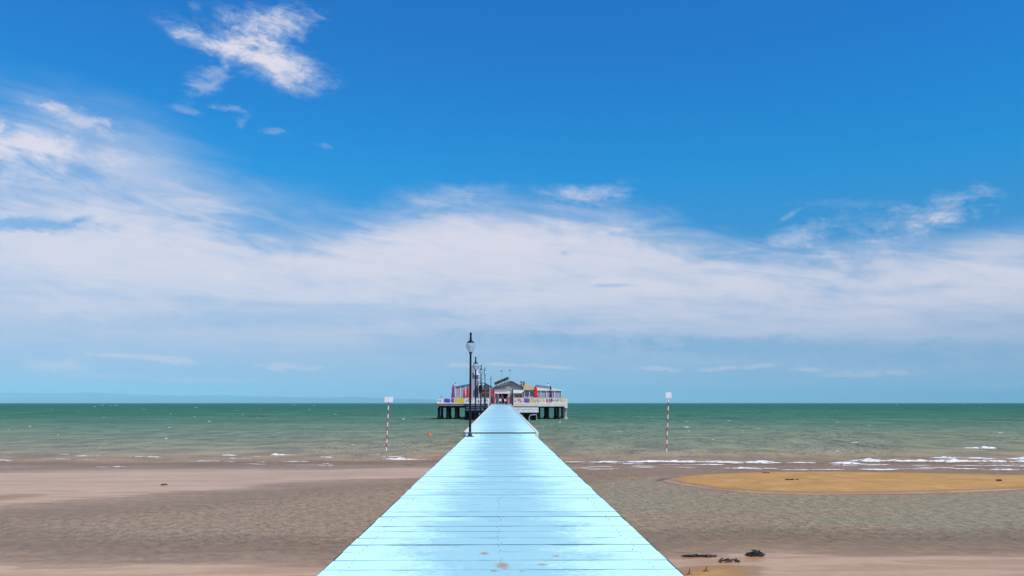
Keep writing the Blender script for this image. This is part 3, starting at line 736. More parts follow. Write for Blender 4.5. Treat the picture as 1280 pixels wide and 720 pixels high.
def motif_panel(b, x0, x1, y, z0, z1, cols, seed, dens=1.0):
    if dens == 'fill':
        h = z1 - z0; n = max(2, int((x1 - x0) / .35)); r = random.Random(seed); b.use(M[cols[0]])
        top = [(x0 + (x1 - x0) * i / n, z1 - h * r.uniform(.05, .22)) for i in range(n + 1)]; bot = [(x0 + (x1 - x0) * i / n, z0 + h * r.uniform(.05, .22)) for i in range(n, -1, -1)]
        b.prism(bot[::-1] + top[::-1], 'y', y - .012, y); return
    r = random.Random(seed); x = x0
    while x < x1:
        w = r.uniform(.18, .55); m = M[r.choice(cols)]; b.use(m)
        k = r.random(); a, c = z0 + (z1 - z0) * r.uniform(.12, .3), z0 + (z1 - z0) * r.uniform(.7, .92)
        if k < .35:    # ring
            n = 10; cx, cz = x + w / 2, (a + c) / 2; R1_, R2_ = w / 2, w / 4
            for i in range(n):
                t0, t1 = 2 * pi * i / n, 2 * pi * (i + 1) / n
                b.prism([(cx + R1_ * cos(t0), cz + R1_ * sin(t0)), (cx + R1_ * cos(t1), cz + R1_ * sin(t1)), (cx + R2_ * cos(t1), cz + R2_ * sin(t1)), (cx + R2_ * cos(t0), cz + R2_ * sin(t0))], 'y', y - .012, y)
        elif k < .6: b.prism([(x, a), (x + w, a), (x + w * .5, c)], 'y', y - .012, y)
        elif k < .8: b.prism([(x, a), (x + .12, a), (x + .12, c), (x, c)], 'y', y - .012, y); b.prism([(x + .13, a), (x + w, a), (x + w, a + .14), (x + .13, a + .14)], 'y', y - .012, y)
        else: b.prism([(x, a), (x + w * .6, a), (x + w, (a + c) / 2), (x + w * .6, c), (x, c)], 'y', y - .012, y)
        x += w + r.uniform(.03, .35) / dens
def railing(label, x0, x1, mt, seed, segs, zt):
    root = thing('railing', label, 'railing', ((x0 + x1) / 2, Y0 + .1, ZF))
    y = Y0 + .1; z0, z1 = ZF + .10, zt - .05
    b = MB(); b.use(M[mt]); b.box(x0, x1, y, y + .04, z0, z1)
    for j, (a, c, cols, dens) in enumerate(segs): motif_panel(b, a, c, y - .003 - .0135 * (j % 2), z0, z1, cols, seed + int(a * 7) + j, dens)
    b.build('panel', None, root)
    b = MB(); b.box(x0 - .05, x1 + .05, y - .05, y + .09, z1 + .003, zt); b.build('top_rail', M['white'], root)
    b = MB(); b.box(x0, x1, y - .03, y + .07, ZF + .03, z0 - .003); b.build('bottom_rail', M['white'], root)
    n = max(2, int((x1 - x0) / 1.6))
    for i in range(n + 1):
        x = x0 + (x1 - x0) * i / n
        b = MB(); b.box(x - .04, x + .04, y + .042, y + .12, ZF, zt - .052); b.build('post', M['white'], root)
    return root
PX = lambda a: X(a, Y0)
zr = Z(496.8, Y0); zrL = Z(497.2, Y0)
railing('white panel railing with blue and yellow painted motifs on the left side', PX(545.8), PX(611), 'rail_white', 11,
        [(PX(547), PX(551), ['bluep'], 1), (PX(556), PX(562), ['bluep'], 'fill'), (PX(554.5), PX(563), ['bluegrey', 'white'], 1), (PX(563.8), PX(567.4), ['purplep'], 'fill'), (PX(563.8), PX(567), ['pinkp'], 1), (PX(568), PX(580.8), ['yellow'], 'fill'), (PX(568.5), PX(580), ['orange', 'white', 'brown_wood'], .8),
         (PX(582), PX(585), ['purplep'], 2), (PX(588), PX(596), ['tan', 'pinkp'], .8), (PX(597), PX(611), ['bluep', 'brown_wood', 'bluegrey'], 1)], zrL)
railing('cream panel railing with pink, purple and yellow motifs on the right side', PX(642), PX(709), 'cream', 31,
        [(PX(643), PX(650), ['pinkp', 'red', 'purplep'], 1.6), (PX(655), PX(662), ['purplep'], 'fill'), (PX(650), PX(662.5), ['bluep', 'cream', 'pinkp'], 2), (PX(663.5), PX(667.6), ['yellow'], 'fill'), (PX(664), PX(667), ['tan'], 3), (PX(668), PX(674), ['purplep', 'bluegrey'], 2),
         (PX(674), PX(682), ['yellow', 'purplep', 'tan'], 1), (PX(683), PX(686), ['orange', 'red'], 2), (PX(686), PX(699), ['purplep', 'bluep', 'pinkp', 'purplep'], 4), (PX(700), PX(708), ['tan', 'yellow'], .8)], zr)
def side_rail(label, x, zt):
    root = thing('railing', label, 'railing', (x, Y0 + 6, ZF))
    b = MB(); b.box(x - .04, x + .04, Y0 + .25, Y0 + 11.8, zt - .06, zt); b.build('top_rail', M['white'], root)
    b = MB(); b.box(x - .03, x + .03, Y0 + .25, Y0 + 11.8, ZF + .08, ZF + .14)
    for k in range(48): yy = Y0 + .4 + k * .24; b.box(x - .012, x + .012, yy - .012, yy + .012, ZF + .142, zt - .062)
    b.build('bars', M['white'], root)
    for k in range(5): b = MB(); yy = Y0 + .35 + k * 2.82; b.box(x - .045, x + .045, yy - .045, yy + .045, ZF, ZF + .078); b.build('post_foot', M['white'], root)
side_rail('white barred railing down the left end of the platform', xL + .1, zrL); side_rail('white barred railing down the right end of the platform', xR - .1, zr)

# landings in front of the platform
def landing(name, label, px0, px1, Yf, pyt, pyb, mts, legs):
    x0, x1 = X(px0, Yf), X(px1, Yf); zt, zb = Z(pyt, Yf), Z(pyb, Yf)
    root = thing(name, label, 'landing', ((x0 + x1) / 2, Yf + 2, 0))
    b = MB(); b.box(x0, x1, Yf, Yf + 6, zt - .16, zt); b.build('deck', M[mts[0]], root)
    b = MB(); b.box(x0, x1, Yf - .06, Yf - .003, zt - .22, zt + .004); b.box(x0, x1, Yf - .06, Yf - .003, zb, zb + .18)
    n = int((x1 - x0) / .75)
    for i in range(n):
        a = x0 + (x1 - x0) * (i + .12) / n; c = x0 + (x1 - x0) * (i + .88) / n
        b.use(M[mts[3]]); b.box(a, c, Yf - .05, Yf - .004, zb + .183, zt - .223)
    b.mats[0:0] = []
    for f in b.bm.faces: pass
    b.mats = [M[mts[1]]] + [q for q in b.mats if q != M[mts[1]]] if M[mts[1]] not in b.mats else b.mats
    b.build('fascia', None, root)
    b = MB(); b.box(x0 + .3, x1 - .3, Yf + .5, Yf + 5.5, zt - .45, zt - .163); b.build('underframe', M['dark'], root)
    for q in legs:
        x = X(q, Yf + .6)
        for y in (Yf + .6, Yf + 5):
            b = MB(); b.lathe([(.36, -2.4), (.36, .12), (.2, .4), (.18, zt - .45)], (x, y, 0), 12); b.build('pile', M['pile'], root, smooth=True)
    return root, x0, x1, zt, zb
def fixed_landing(label, px0, px1, Yf, pyt, pyb, deckm, framem, panelm, legs):
    x0, x1 = X(px0, Yf), X(px1, Yf); zt, zb = Z(pyt, Yf), Z(pyb, Yf)
    root = thing('boat_landing', label, 'landing', ((x0 + x1) / 2, Yf + 2, 0))
    b = MB(); b.box(x0, x1, Yf, Yf + 6, zt - .12, zt); b.build('deck', M[deckm], root)
    b = MB(); b.use(M[framem]); b.box(x0, x1, Yf - .07, Yf - .003, zt - .25, zt - .004); b.box(x0, x1, Yf - .07, Yf - .003, zb, zb + .16)
    n = max(3, int((x1 - x0) / .8)); h0, h1 = zb + .163, zt - .253
    for i in range(n + 1):
        a = x0 + (x1 - x0 - .1) * i / n; b.box(a, a + .10, Yf - .07, Yf - .003, h0, h1)
    b.build('frame', None, root)
    b = MB()
    for i in range(n):
        a = x0 + (x1 - x0 - .1) * i / n + .14; c = x0 + (x1 - x0 - .1) * (i + 1) / n - .03; b.box(a, c, Yf - .05, Yf - .01, h0 + .02, h1 - .07)
    b.build('panel', M[panelm], root)
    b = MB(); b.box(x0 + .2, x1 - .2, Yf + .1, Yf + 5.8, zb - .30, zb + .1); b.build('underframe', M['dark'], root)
    for q in legs:
        x = X(q, Yf + .8)
        for y in (Yf + .8, Yf + 5):
            b = MB(); b.lathe([(.42, -2.4), (.42, .12), (.22, .4), (.2, zb - .3)], (x, y, 0), 12); b.build('pile', M['pile'], root, smooth=True)
    return root, x0, x1, zt, zb
rt = fixed_landing('lower landing with a white panelled front, right of the walkway', 640.6, 673, 141, 509.4, 515.6, 'postgrey', 'white', 'white', (645, 652, 659, 668))
root, x0, x1, zt, zb = rt
b = MB(); xb = x1 - .9; pts = [(xb - .75, 140.6, -.4), (xb - .75, 140.6, zb - .85), (xb - .6, 140.6, zb - .55), (xb - .35, 140.6, zb - .42), (xb + .55, 140.6, zb - .36)]
for a, c in zip(pts, pts[1:]): b.tube(a, c, .09, n=8)
b.tube((xb + .55, 140.6, zb - .36), (xb + .55, 140.6, -.2), .07, n=8); b.build('fender_pipe', M['postgrey'], root, smooth=True)
b = MB(); b.lathe([(.03, .35), (.13, .45), (.16, .6), (.1, .78), (.03, .84)], (xb - 2.0, 140.7, 0), 10); b.build('float', M['white'], root, smooth=True)
fixed_landing('lower landing with a dark blue front, left of the walkway', 582, 611.5, 141, 509.0, 513.8, 'postgrey', 'navy', 'bluegrey', (584, 590, 596, 602, 608))

# ------------------------------------------------------------ restaurant buildings
def restaurant():
    Yb = Y0 + 3.0
    x0, x1 = X(613, Yb), X(656, Yb); zE = Z(487.0, Yb); xa = X(639.2, Yb); zA = Z(477.0, Yb)
    root = thing('restaurant_building', 'beige boarded gabled restaurant with brown eaves at the end of the walkway', 'restaurant', ((x0 + x1) / 2, Yb + 5, ZF))
    xl = X(619.5, Yb); zl = Z(484, Yb); D = 10
    dx0, dx1 = X(623.6, Yb), X(634.4, Yb); zd = Z(491.8, Yb)
    b = MB()
    b.prism([(x0, ZF), (dx0, ZF), (dx0, zd), (x0, zd)], 'y', Yb, Yb + .2); b.prism([(dx1, ZF), (x1, ZF), (x1, zd), (dx1, zd)], 'y', Yb, Yb + .2)
    b.prism([(x0, zd), (x1, zd), (x1, zE), (xa, zA), (xl, zl), (x0, zl + .02)], 'y', Yb, Yb + .2)
    b.box(x0, x0 + .2, Yb + .2, Yb + D, ZF, zE); b.box(x1 - .2, x1, Yb + .2, Yb + D, ZF, zE); b.box(x0 + .2, x1 - .2, Yb + D - .2, Yb + D, ZF, zE)
    b.build('wall', M['beige'], root)
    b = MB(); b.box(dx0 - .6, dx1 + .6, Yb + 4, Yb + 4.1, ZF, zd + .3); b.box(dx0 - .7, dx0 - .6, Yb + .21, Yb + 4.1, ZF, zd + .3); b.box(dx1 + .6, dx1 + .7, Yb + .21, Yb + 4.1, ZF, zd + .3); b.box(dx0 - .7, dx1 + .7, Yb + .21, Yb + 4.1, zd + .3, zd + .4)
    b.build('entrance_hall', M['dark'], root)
    def slope(xp, zp, xq, zq, th, y0, y1, mt, nm):
        d = Vector((xq - xp, zq - zp)).normalized(); nrm = Vector((-d.y, d.x))
        if nrm.y < 0: nrm = -nrm
        b = MB(); b.prism([(xp, zp), (xq, zq), (xq + nrm.x * th, zq + nrm.y * th), (xp + nrm.x * th, zp + nrm.y * th)], 'y', y0, y1); return b.build(nm, M[mt], root)
    rf = slope(xl - .25, zl - .02, xa, zA + .02, .16, Yb - .5, Yb + D, 'roof', 'roof')
    slope(xa + .004, zA + .02, x1 + .7, zE - .25, .16, Yb - .5, Yb + D, 'roof', 'roof')
    b = MB(); b.prism([(xl - .2, zl + .03), (X(636.6, Yb), Z(479.2, Yb)), (X(636.6, Yb), Z(479.2, Yb) + .09), (xl - .2, zl + .12)], 'y', Yb - .56, Yb - .503); b.build('barge_board', M['beige'], root)
    # upper dark roof panel on a frame
    b = MB(); Yp = Yb + 2.5
    pa, pb = (X(618.6, Yp), Z(481.0, Yp)), (X(636.2, Yp), Z(473.6, Yp))
    d = Vector((pb[0] - pa[0], pb[1] - pa[1])).normalized(); n_ = Vector((-d.y, d.x)) * .46
    b.prism([pa, pb, (pb[0] + n_.x, pb[1] + n_.y), (pa[0] + n_.x, pa[1] + n_.y)], 'y', Yp, Yp + 3)
    for t in (.12, .3, .5, .7, .88): q = Vector(pa).lerp(Vector(pb), t); b.box(q.x - .05, q.x + .05, Yp + .05, Yp + .15, q.y - .9, q.y + .02); b.box(q.x - .12, q.x + .12, Yp - .03, Yp - .003, q.y + .02, q.y + .5)
    b.build('roof_panel', M['dark_wood'], root)
    # door frame posts and lintel
    b = MB(); b.box(dx0 - .25, dx0 + .05, Yb - .08, Yb - .003, ZF, zd); b.build('door_post', M['white'], root)
    b = MB(); b.box(dx1 - .02, dx1 + .26, Yb - .08, Yb - .003, ZF, zd); b.build('door_post', M['cream'], root)
    for a, c in ((643, 648), (649, 654)):
        b = MB(); xa_, xc_ = X(a, Yb), X(c, Yb); z0_, z1_ = Z(500, Yb), Z(493, Yb)
        b.box(xa_, xc_, Yb - .06, Yb - .003, z0_, z1_); f = b.build('window', M['cream'], root)
        b = MB(); b.box(xa_ + .08, (xa_ + xc_) / 2 - .03, Yb - .075, Yb - .063, z0_ + .08, z1_ - .08); b.box((xa_ + xc_) / 2 + .03, xc_ - .08, Yb - .075, Yb - .063, z0_ + .08, z1_ - .08); b.build('pane', M['darkglass'], f)
    return root
restaurant()
def left_wing():
    Yb = Y0 + 2.4; x0, x1 = X(597.8, Yb), X(612.6, Yb); zt = Z(484.5, Yb); zp = Z(478.5, Yb)
    root = thing('restaurant_annex', 'brown framed annex with dark windows behind the lamp cluster', 'building', ((x0 + x1) / 2, Yb + 3, ZF))
    b = MB(); b.box(x0, x1, Yb, Yb + 6, ZF, zt); b.build('wall', M['beige'], root)
    b = MB(); b.prism([(x0 - .1, zt + .003), (x1 + .1, zt + .003), (x1 + .1, zt + .1), (X(606.5, Yb), zp - .1), (x0 - .1, zp)], 'y', Yb - .1, Yb + 6); b.build('gable', M['grey_wall'], root)
    b = MB(); b.prism([(X(605.5, Yb), Z(479.5, Yb)), (x1 + .5, zt - .05), (x1 + .5, zt + .12), (X(605.5, Yb), Z(478.2, Yb))], 'y', Yb - .4, Yb - .103); b.build('roof_edge', M['roof'], root)
    for (pa, pb, ya, yb) in ((602.5, 606.6, 496.3, 491.8), (607.4, 611.8, 496.3, 491.8), (602.5, 606.6, 490, 486.6), (607.4, 611.8, 490, 486.6)):
        a, c, z0, z1 = X(pa, Yb), X(pb, Yb), Z(ya, Yb), Z(yb, Yb)
        b = MB(); b.box(a, c, Yb - .07, Yb - .003, z0, z1); f = b.build('window', M['brown_wood'], root)
        b = MB(); n = 3
        for k in range(n): b.box(a + (c - a) * (k + .12) / n, a + (c - a) * (k + .9) / n, Yb - .085, Yb - .073, z0 + .07, z1 - .07)
        b.build('pane', M['darkglass'], f)
    b = MB(); b.box(x0, x1, Yb - .06, Yb - .003, Z(491.2, Yb), Z(490.6, Yb)); b.build('trim', M['red'], root)
left_wing()
def shaft():
    Ys = Y0 + 3.2; x0, x1 = X(587.6, Ys), X(598.6, Ys); z1 = Z(458, Ys)
    root = thing('grey_shaft', 'tall plain light grey shaft rising behind the lamp posts', 'tower', ((x0 + x1) / 2, Ys, ZF))
    b = MB(); b.box(x0, x1, Ys, Ys + 2.2, ZF, z1); b.build('wall', M['shaft'], root)
    b = MB(); b.box(x0 - .06, x1 + .06, Ys - .06, Ys + 2.26, z1 + .002, z1 + .12); b.build('coping', M['grey_wall'], root)
    b = MB(); b.box(X(592.8, Ys), X(595.2, Ys), Ys - .03, Ys - .003, ZF + .1, z1 - .3); b.build('recess_panel', M['grey_wall'], root)
    # lower grey lean-to to the left with a sloping top beam
    a, c = X(568.8, Ys), x0 - .02; za, zc = Z(484.6, Ys), Z(481.2, Ys)
    lt = thing('wind_shelter', 'grey panelled wind shelter with a sloping blue grey top beam, left of the shaft', 'shelter', ((a + c) / 2, Ys, ZF))
    b = MB(); b.prism([(a, ZF), (c, ZF), (c, zc), (a, za)], 'y', Ys + .2, Ys + .3); b.build('panel', M['grey_wall'], lt)
    b = MB(); b.prism([(a - .05, za + .003), (c, zc + .003), (c, zc + .24), (a - .05, za + .24)], 'y', Ys + .05, Ys + .5); b.build('top_beam', M['bluegrey'], lt)
    for t in (0, .33, .66): x = a + (c - a) * t; b = MB(); b.box(x, x + .1, Ys + .1, Ys + .197, ZF, za + (zc - za) * t); b.build('post', M['white'], lt)
    # sign
    Yq = Ys - .4; sb = thing('sign_board', 'blue and white sign board up beside the second lamp globe', 'sign', (X(596.5, Yq), Yq, Z(468.5, Yq)))
    b = MB(); b.use(M['white']); b.box(X(592.5, Yq), X(599.3, Yq), Yq, Yq + .06, Z(468.6, Yq), Z(462, Yq)); b.use(M['lightblue']); b.box(X(593, Yq), X(595.4, Yq), Yq - .012, Yq - .002, Z(468, Yq), Z(463, Yq)); b.box(X(597.6, Yq), X(599, Yq), Yq - .012, Yq - .002, Z(466.6, Yq), Z(462.6, Yq)); b.build('board', None, sb)
    b = MB(); b.tube((X(596.3, Yq), Yq + .12, ZF), (X(596.3, Yq), Yq + .12, Z(462.4, Yq)), .05); b.build('post', M['black'], sb)
shaft()
def canopy():
    Yc = Y0 + 1.6
    # entrance canopy with a red lettered front
    x0, x1 = X(617.5, Yc), X(637.2, Yc); zt, zb = Z(487.6, Yc), Z(491.9, Yc)
    root = thing('entrance_canopy', 'white canopy with a red lettered line over the dark entrance', 'canopy', ((x0 + x1) / 2, Yc, zb))
    b = MB(); b.use(M['white']); b.box(x0 + .1, x1, Yc, Yc + 1.35, zb, zt)
    r = random.Random(3); x = X(619, Yc); b.use(M['red'])
    while x < X(633.5, Yc): w = r.uniform(.07, .17); b.box(x, x + w, Yc - .016, Yc - .004, Z(490.0, Yc) - r.uniform(0, .03), Z(489.2, Yc)); x += w + .035
    b.build('front', None, root)
    b = MB(); b.box(x0, x1 + .1, Yc - .1, Yc + 1.35, zt + .003, zt + .1); b.build('top_edge', M['postgrey'], root)
    for px in (618.2, 636.4): x = X(px, Yc); b = MB(); b.tube((x, Yc + .1, ZF), (x, Yc + .1, zb), .06); b.build('post', M['cream'], root)
    x0, x1 = X(641.4, Yc), X(655, Yc)
    r2 = thing('side_canopy', 'short white canopy right of the navy gate post', 'canopy', ((x0 + x1) / 2, Yc, zb))
    zt, zb = Z(487.4, Yc), Z(491.6, Yc)
    b = MB(); b.prism([(x0, zb), (x1 - .5, zb), (x1, zt - .25), (x1 - .1, zt), (x0, zt)], 'y', Yc, Yc + 1.35); b.use(M['dark']); xx = x0 + .3
    while xx < x1 - .7: w = r.uniform(.08, .2); b.box(xx, xx + w, Yc - .014, Yc - .004, Z(490.2, Yc), Z(489.6, Yc)); xx += w + .05
    b.mats = [M['white'], M['tan']]; b.build('front', None, r2)
    for px in (642.5, 653.5): x = X(px, Yc); b = MB(); b.tube((x, Yc + .2, ZF), (x, Yc + .2, zb), .05); b.build('post', M['cream'], r2)
    # tan tent roof and white awning on the right terrace
    Yt = Y0 + 2.2; x0, xp, x1 = X(654, Yt), X(656.5, Yt), X(671, Yt)
    zE, zP = Z(487.8, Yt), Z(479.2, Yt)
    r3 = thing('tan_awning', 'tan fabric pitched awning between the gable and the white awning', 'awning', ((x0 + x1) / 2, Yt, zE))
    b = MB(); b.prism([(x0, zE), (x1, zE), (x1 - .3, zE + .35), (xp, zP), (x0 + .1, zE + .7)], 'y', Yt, Yt + 4.5); b.build('fabric', M['tan'], r3)
    b = MB(); b.box(x0, x1, Yt - .05, Yt - .003, zE - .12, zE + .03); b.build('valance', M['dark_wood'], r3)
    for px in (655.5, 662): x = X(px, Yt); b = MB(); b.tube((x, Yt + .1, ZF), (x, Yt + .1, zE - .12), .05); b.build('post', M['white'], r3)
    x0, x1 = X(668.6, Yt), X(702.4, Yt)
    r4 = thing('white_awning', 'white sloping fabric awning over the right end of the terrace', 'awning', ((x0 + x1) / 2, Yt + .5, ZF))
    b = MB(); b.prism([(x0, Z(488.2, Yt)), (x1, Z(488.4, Yt)), (x1 + .2, Z(487.6, Yt)), (X(686, Yt), Z(484.6, Yt)), (X(669.5, Yt), Z(482.2, Yt))], 'y', Yt + .3, Yt + 5); b.build('fabric', M['whitecloth'], r4)
    b = MB(); b.tube((X(669.5, Yt), Yt + .2, Z(481.4, Yt)), (X(688, Yt), Yt + .2, Z(483.6, Yt)), .09); b.build('top_bar', M['bluegrey'], r4)
    b = MB(); b.tube((x1, Yt + .25, Z(487.9, Yt)), (X(705.5, Yt), Yt + .25, Z(487.9, Yt)), .05); b.build('side_arm', M['white'], r4)
    for px in (669.6, 676, 683, 693.2, 701.8): x = X(px, Yt); b = MB(); b.tube((x, Yt + .4, ZF), (x, Yt + .4, Z(488.2, Yt)), .055); b.build('post', M['white'], r4)
    wsr = thing('wind_screen', 'grey translucent looking wind screen panels below the white awning', 'wind screen', (X(680, Yt), Yt + .6, ZF))
    for a, c in ((655.3, 661.5), (662.4, 669.2), (670, 675.6), (676.4, 682.6), (683.4, 692.8), (693.6, 701.4)):
        b = MB(); b.box(X(a, Yt), X(c, Yt), Yt + .5, Yt + .56, ZF, Z(488.6, Yt)); b.build('panel', M['grey_wall'], wsr)
canopy()

# folded parasols
def parasol(label, px, Y, pyt, pyb, w, mt, tilt=0):
    p = PY(px, 500, Y); zt, zb = Z(pyt, Y), Z(pyb, Y); h = zt - zb
    root = thing('folded_parasol', label, 'parasol', (p.x, Y, ZF), 'folded parasols on the terrace')
    b = MB(); b.lathe([(.28, ZF), (.28, ZF + .07), (.06, ZF + .1)], (p.x, Y, 0), 14); b.build('base', M['concrete'], root, smooth=True)
    b = MB(); b.tube((p.x, Y, ZF + .1), (p.x, Y, zt + .12), .028); b.build('pole', M['white'], root)
    b = MB(); fn = lambda t, k: 1 + .22 * cos(8 * t + .4 * k)
    b.lathe([(w * .7, zb), (w, zb + h * .08), (w * .8, zb + h * .28), (w * .62, zb + h * .5), (w * .55, zb + h * .62), (w * .62, zb + h * .75), (w * .4, zb + h * .9), (.05, zt)], (p.x, Y, 0), 32, fn)
    cl = b.build('canopy', M[mt], root, smooth=True)
    b = MB(); b.lathe([(w * .60, zb + h * .60), (w * .66, zb + h * .61), (w * .66, zb + h * .64), (w * .60, zb + h * .65)], (p.x, Y, 0), 16); b.build('tie_strap', M['white' if mt == 'maroon' else mt], root, smooth=True)
parasol('magenta folded parasol at the far left of the terrace', 566.4, Y0 + 1.0, 480.4, 500, .36, 'purplecloth')
parasol('short red folded parasol, left of a pair beside the grey shelter', 580.2, Y0 + 1.4, 486, 499, .24, 'redcloth')
parasol('tall red folded parasol behind the nearest lamp post', 584.6, Y0 + 1.0, 483, 499, .30, 'redcloth')
parasol('bright red folded parasol under the white awning', 669.6, Y0 + .9, 482, 497.5, .42, 'redcloth')
parasol('dark maroon folded parasol on the right terrace', 688.3, Y0 + .9, 482, 497.5, .24, 'maroon')

# chimneys, small lamps, masts
def chimney(label, px, Y, pyt, w):
    x = X(px, Y); root = thing('flue_pipe', label, 'flue', (x, Y, ZF + 3), 'flue pipes behind the gable')
    b = MB(); b.lathe([(w, Z(489, Y)), (w, Z(pyt + .7, Y))], (x, Y, 0), 14); b.build('pipe', M['bluegrey'], root, smooth=True)
    b = MB(); b.lathe([(w * 1.25, Z(pyt + .7, Y) + .003), (w * 1.25, Z(pyt + .2, Y)), (w * .3, Z(pyt, Y))], (x, Y, 0), 14); b.build('cap', M['bluegrey'], root, smooth=True)
chimney('blue grey flue pipe closer to the gable', 652.0, Y0 + 7, 476.6, .2); chimney('blue grey flue pipe closer to the tan awning', 655.0, Y0 + 7, 476.8, .17)
def terrace_lamp(label, px, Y, pyg, foot):
    x = X(px, Y); g = Z(pyg, Y); root = thing('terrace_lamp', label, 'lamp', (x, Y, foot), 'small lamps on the terrace')
    b = MB(); b.tube((x, Y, foot), (x, Y, g - .12), .04); b.build('pole', M['postgrey'], root)
    b = MB(); b.lathe([(.06, g - .14), (.15, g - .05), (.17, g + .05), (.1, g + .16)], (x, Y, 0), 14); b.build('globe', M['white'], root, smooth=True)
    b = MB(); b.lathe([(.13, g + .162), (.07, g + .26), (.03, g + .45), (.01, g + .5)], (x, Y, 0), 10); b.build('cap', M['black'], root, smooth=True)
terrace_lamp('small white globe lamp above the magenta parasol', 568.9, Y0 + 3, 481.2, ZF); terrace_lamp('small white globe lamp in front of the flue pipes', 650.6, Y0 + 5.5, 479.5, ZF)
terrace_lamp('small white globe lamp above the dark maroon parasol', 685.2, Y0 + 6.5, 481.4, ZF)
def mast(label, px, pyt, pyb, Y):
    x = X(px, Y); z1 = Z(pyt, Y); z0 = Z(pyb, Y); root = thing('roof_mast', label, 'mast', (x, Y, z0), 'thin masts on the roof')
    b = MB(); b.tube((x, Y, z0), (x, Y, z1), .022, .016, 8); b.build('pole', M['bluegrey'], root)
    b = MB(); b.lathe([(.03, z1 - .14), (.13, z1 - .02), (.17, z1 + .1), (.05, z1 + .14)], (x, Y, 0), 12); b.build('floodlight', M['bluegrey'], root, smooth=True)
    b = MB(); b.tube((x - .25, Y, z1 + .06), (x + .25, Y, z1 + .1), .03, n=6); b.build('crossarm', M['bluegrey'], root)
mast('thin roof mast with a small light, left of the pair', 626.9, 463.8, 479.6, Y0 + 5); mast('thin roof mast with a small light, right of the pair', 637.5, 463.0, 476.4, Y0 + 9)
def candelabra():
    Y = Y0 - 2.5; x = X(600.6, Y); zb = ramp_z(Y) - .4
    root = thing('candelabra_lamp', 'dark many armed lamp with a cluster of white globes at the end of the walkway', 'lamp', (x, Y, 1.0))
    b = MB(); b.tube((x, Y, -1.5), (x, Y, Z(476.5, Y)), .09, .06); b.build('pole', M['black'], root, smooth=True)
    b = MB(); b.lathe([(.18, Z(491, Y)), (.32, Z(489, Y)), (.34, Z(484, Y)), (.22, Z(481.2, Y))], (x, Y, 0), 12); b.build('loudspeaker_drum', M['black'], root, smooth=True)
    for px, py in ((597.4, 475.0), (600.7, 473.9), (603.4, 475.8), (599.2, 480.6), (603.9, 480.7)):
        gx, gz = X(px, Y), Z(py, Y)
        b = MB(); b.tube((x, Y, Z(482.5, Y)), (gx, Y - .15, gz - .3), .03, n=6); b.tube((gx, Y - .15, gz - .3), (gx, Y - .15, gz - .17), .03, n=6); a = b.build('arm', M['black'], root)
        b = MB(); b.lathe([(.06, gz - .17), (.16, gz - .08), (.18, gz + .02), (.12, gz + .15)], (gx, Y - .15, 0), 12); b.build('globe', M['white'], a, smooth=True)
        b = MB(); b.lathe([(.15, gz + .152), (.08, gz + .24), (.02, gz + .32)], (gx, Y - .15, 0), 10); b.build('cap', M['black'], a, smooth=True)
candelabra()

# gate at the end of the walkway
def gate_post(label, px, pyt, mt, w):
    Y = Y_END - .9; x = X(px, Y); z0 = ramp_z(Y) - .5; z1 = Z(pyt, Y)
    root = thing('gate_post', label, 'post', (x, Y, z0), 'gate posts at the end of the walkway')
    b = MB(); b.box(x - w, x + w, Y - w, Y + w, z0, z1 - .12); b.build('shaft', M[mt], root, bevel=.015)
    b = MB(); b.hexa([(x - w * 1.3, Y - w * 1.3, z1 - .118), (x + w * 1.3, Y - w * 1.3, z1 - .118), (x + w * 1.3, Y + w * 1.3, z1 - .118), (x - w * 1.3, Y + w * 1.3, z1 - .118),
                      (x - w * .6, Y - w * .6, z1), (x + w * .6, Y - w * .6, z1), (x + w * .6, Y + w * .6, z1), (x - w * .6, Y + w * .6, z1)]); b.build('cap', M[mt], root)
gate_post('pale grey gate post on the left of the walkway end', 612.6, 484.6, 'postgrey', .11); gate_post('dark navy gate post on the right of the walkway end', 640.6, 486, 'navy', .12)
def bollard(label, px, Y, pyt):
    x = X(px, Y); z0 = ramp_z(Y) - .6 if Y < Y_END else ZF; z1 = Z(pyt, Y)
    root = thing('bollard', label, 'bollard', (x, Y, z0))
    b = MB(); b.lathe([(.10, z0), (.09, z1 - .35)], (x, Y, 0), 12); b.build('shaft', M['white'], root, smooth=True)
    b = MB(); b.lathe([(.14, z1 - .347), (.17, z1 - .15), (.12, z1)], (x, Y, 0), 12); b.build('head', M['white'], root, smooth=True)
bollard('white round headed bollard left of the pale gate post', 610.4, Y_END - 1.5, 498.5)
def booth(label, pxa, pxb, Y):
    x0, x1 = X(pxa, Y), X(pxb, Y); zt = Z(496.3, Y); root = thing('red_stand', label, 'stand', ((x0 + x1) / 2, Y, ZF), 'red stands flanking the entrance')
    b = MB(); b.box(x0, x1, Y - .05, Y + .5, zt - .20, zt); b.build('top', M['red'], root, bevel=.02)
    b = MB(); b.box(x0 + .12, x1 - .12, Y + .02, Y + .42, ZF, zt - .203); b.build('body', M['pinkp'], root)
    b = MB(); b.box(x0 + .16, x1 - .3, Y + .0, Y + .018, ZF + .08, zt - .3); b.build('front_panel', M['redcloth'], root)
booth('red topped stand left of the dark entrance', 616.6, 620.8, Y0 + .9); booth('red topped stand right of the dark entrance', 633.0, 637.6, Y0 + .9)
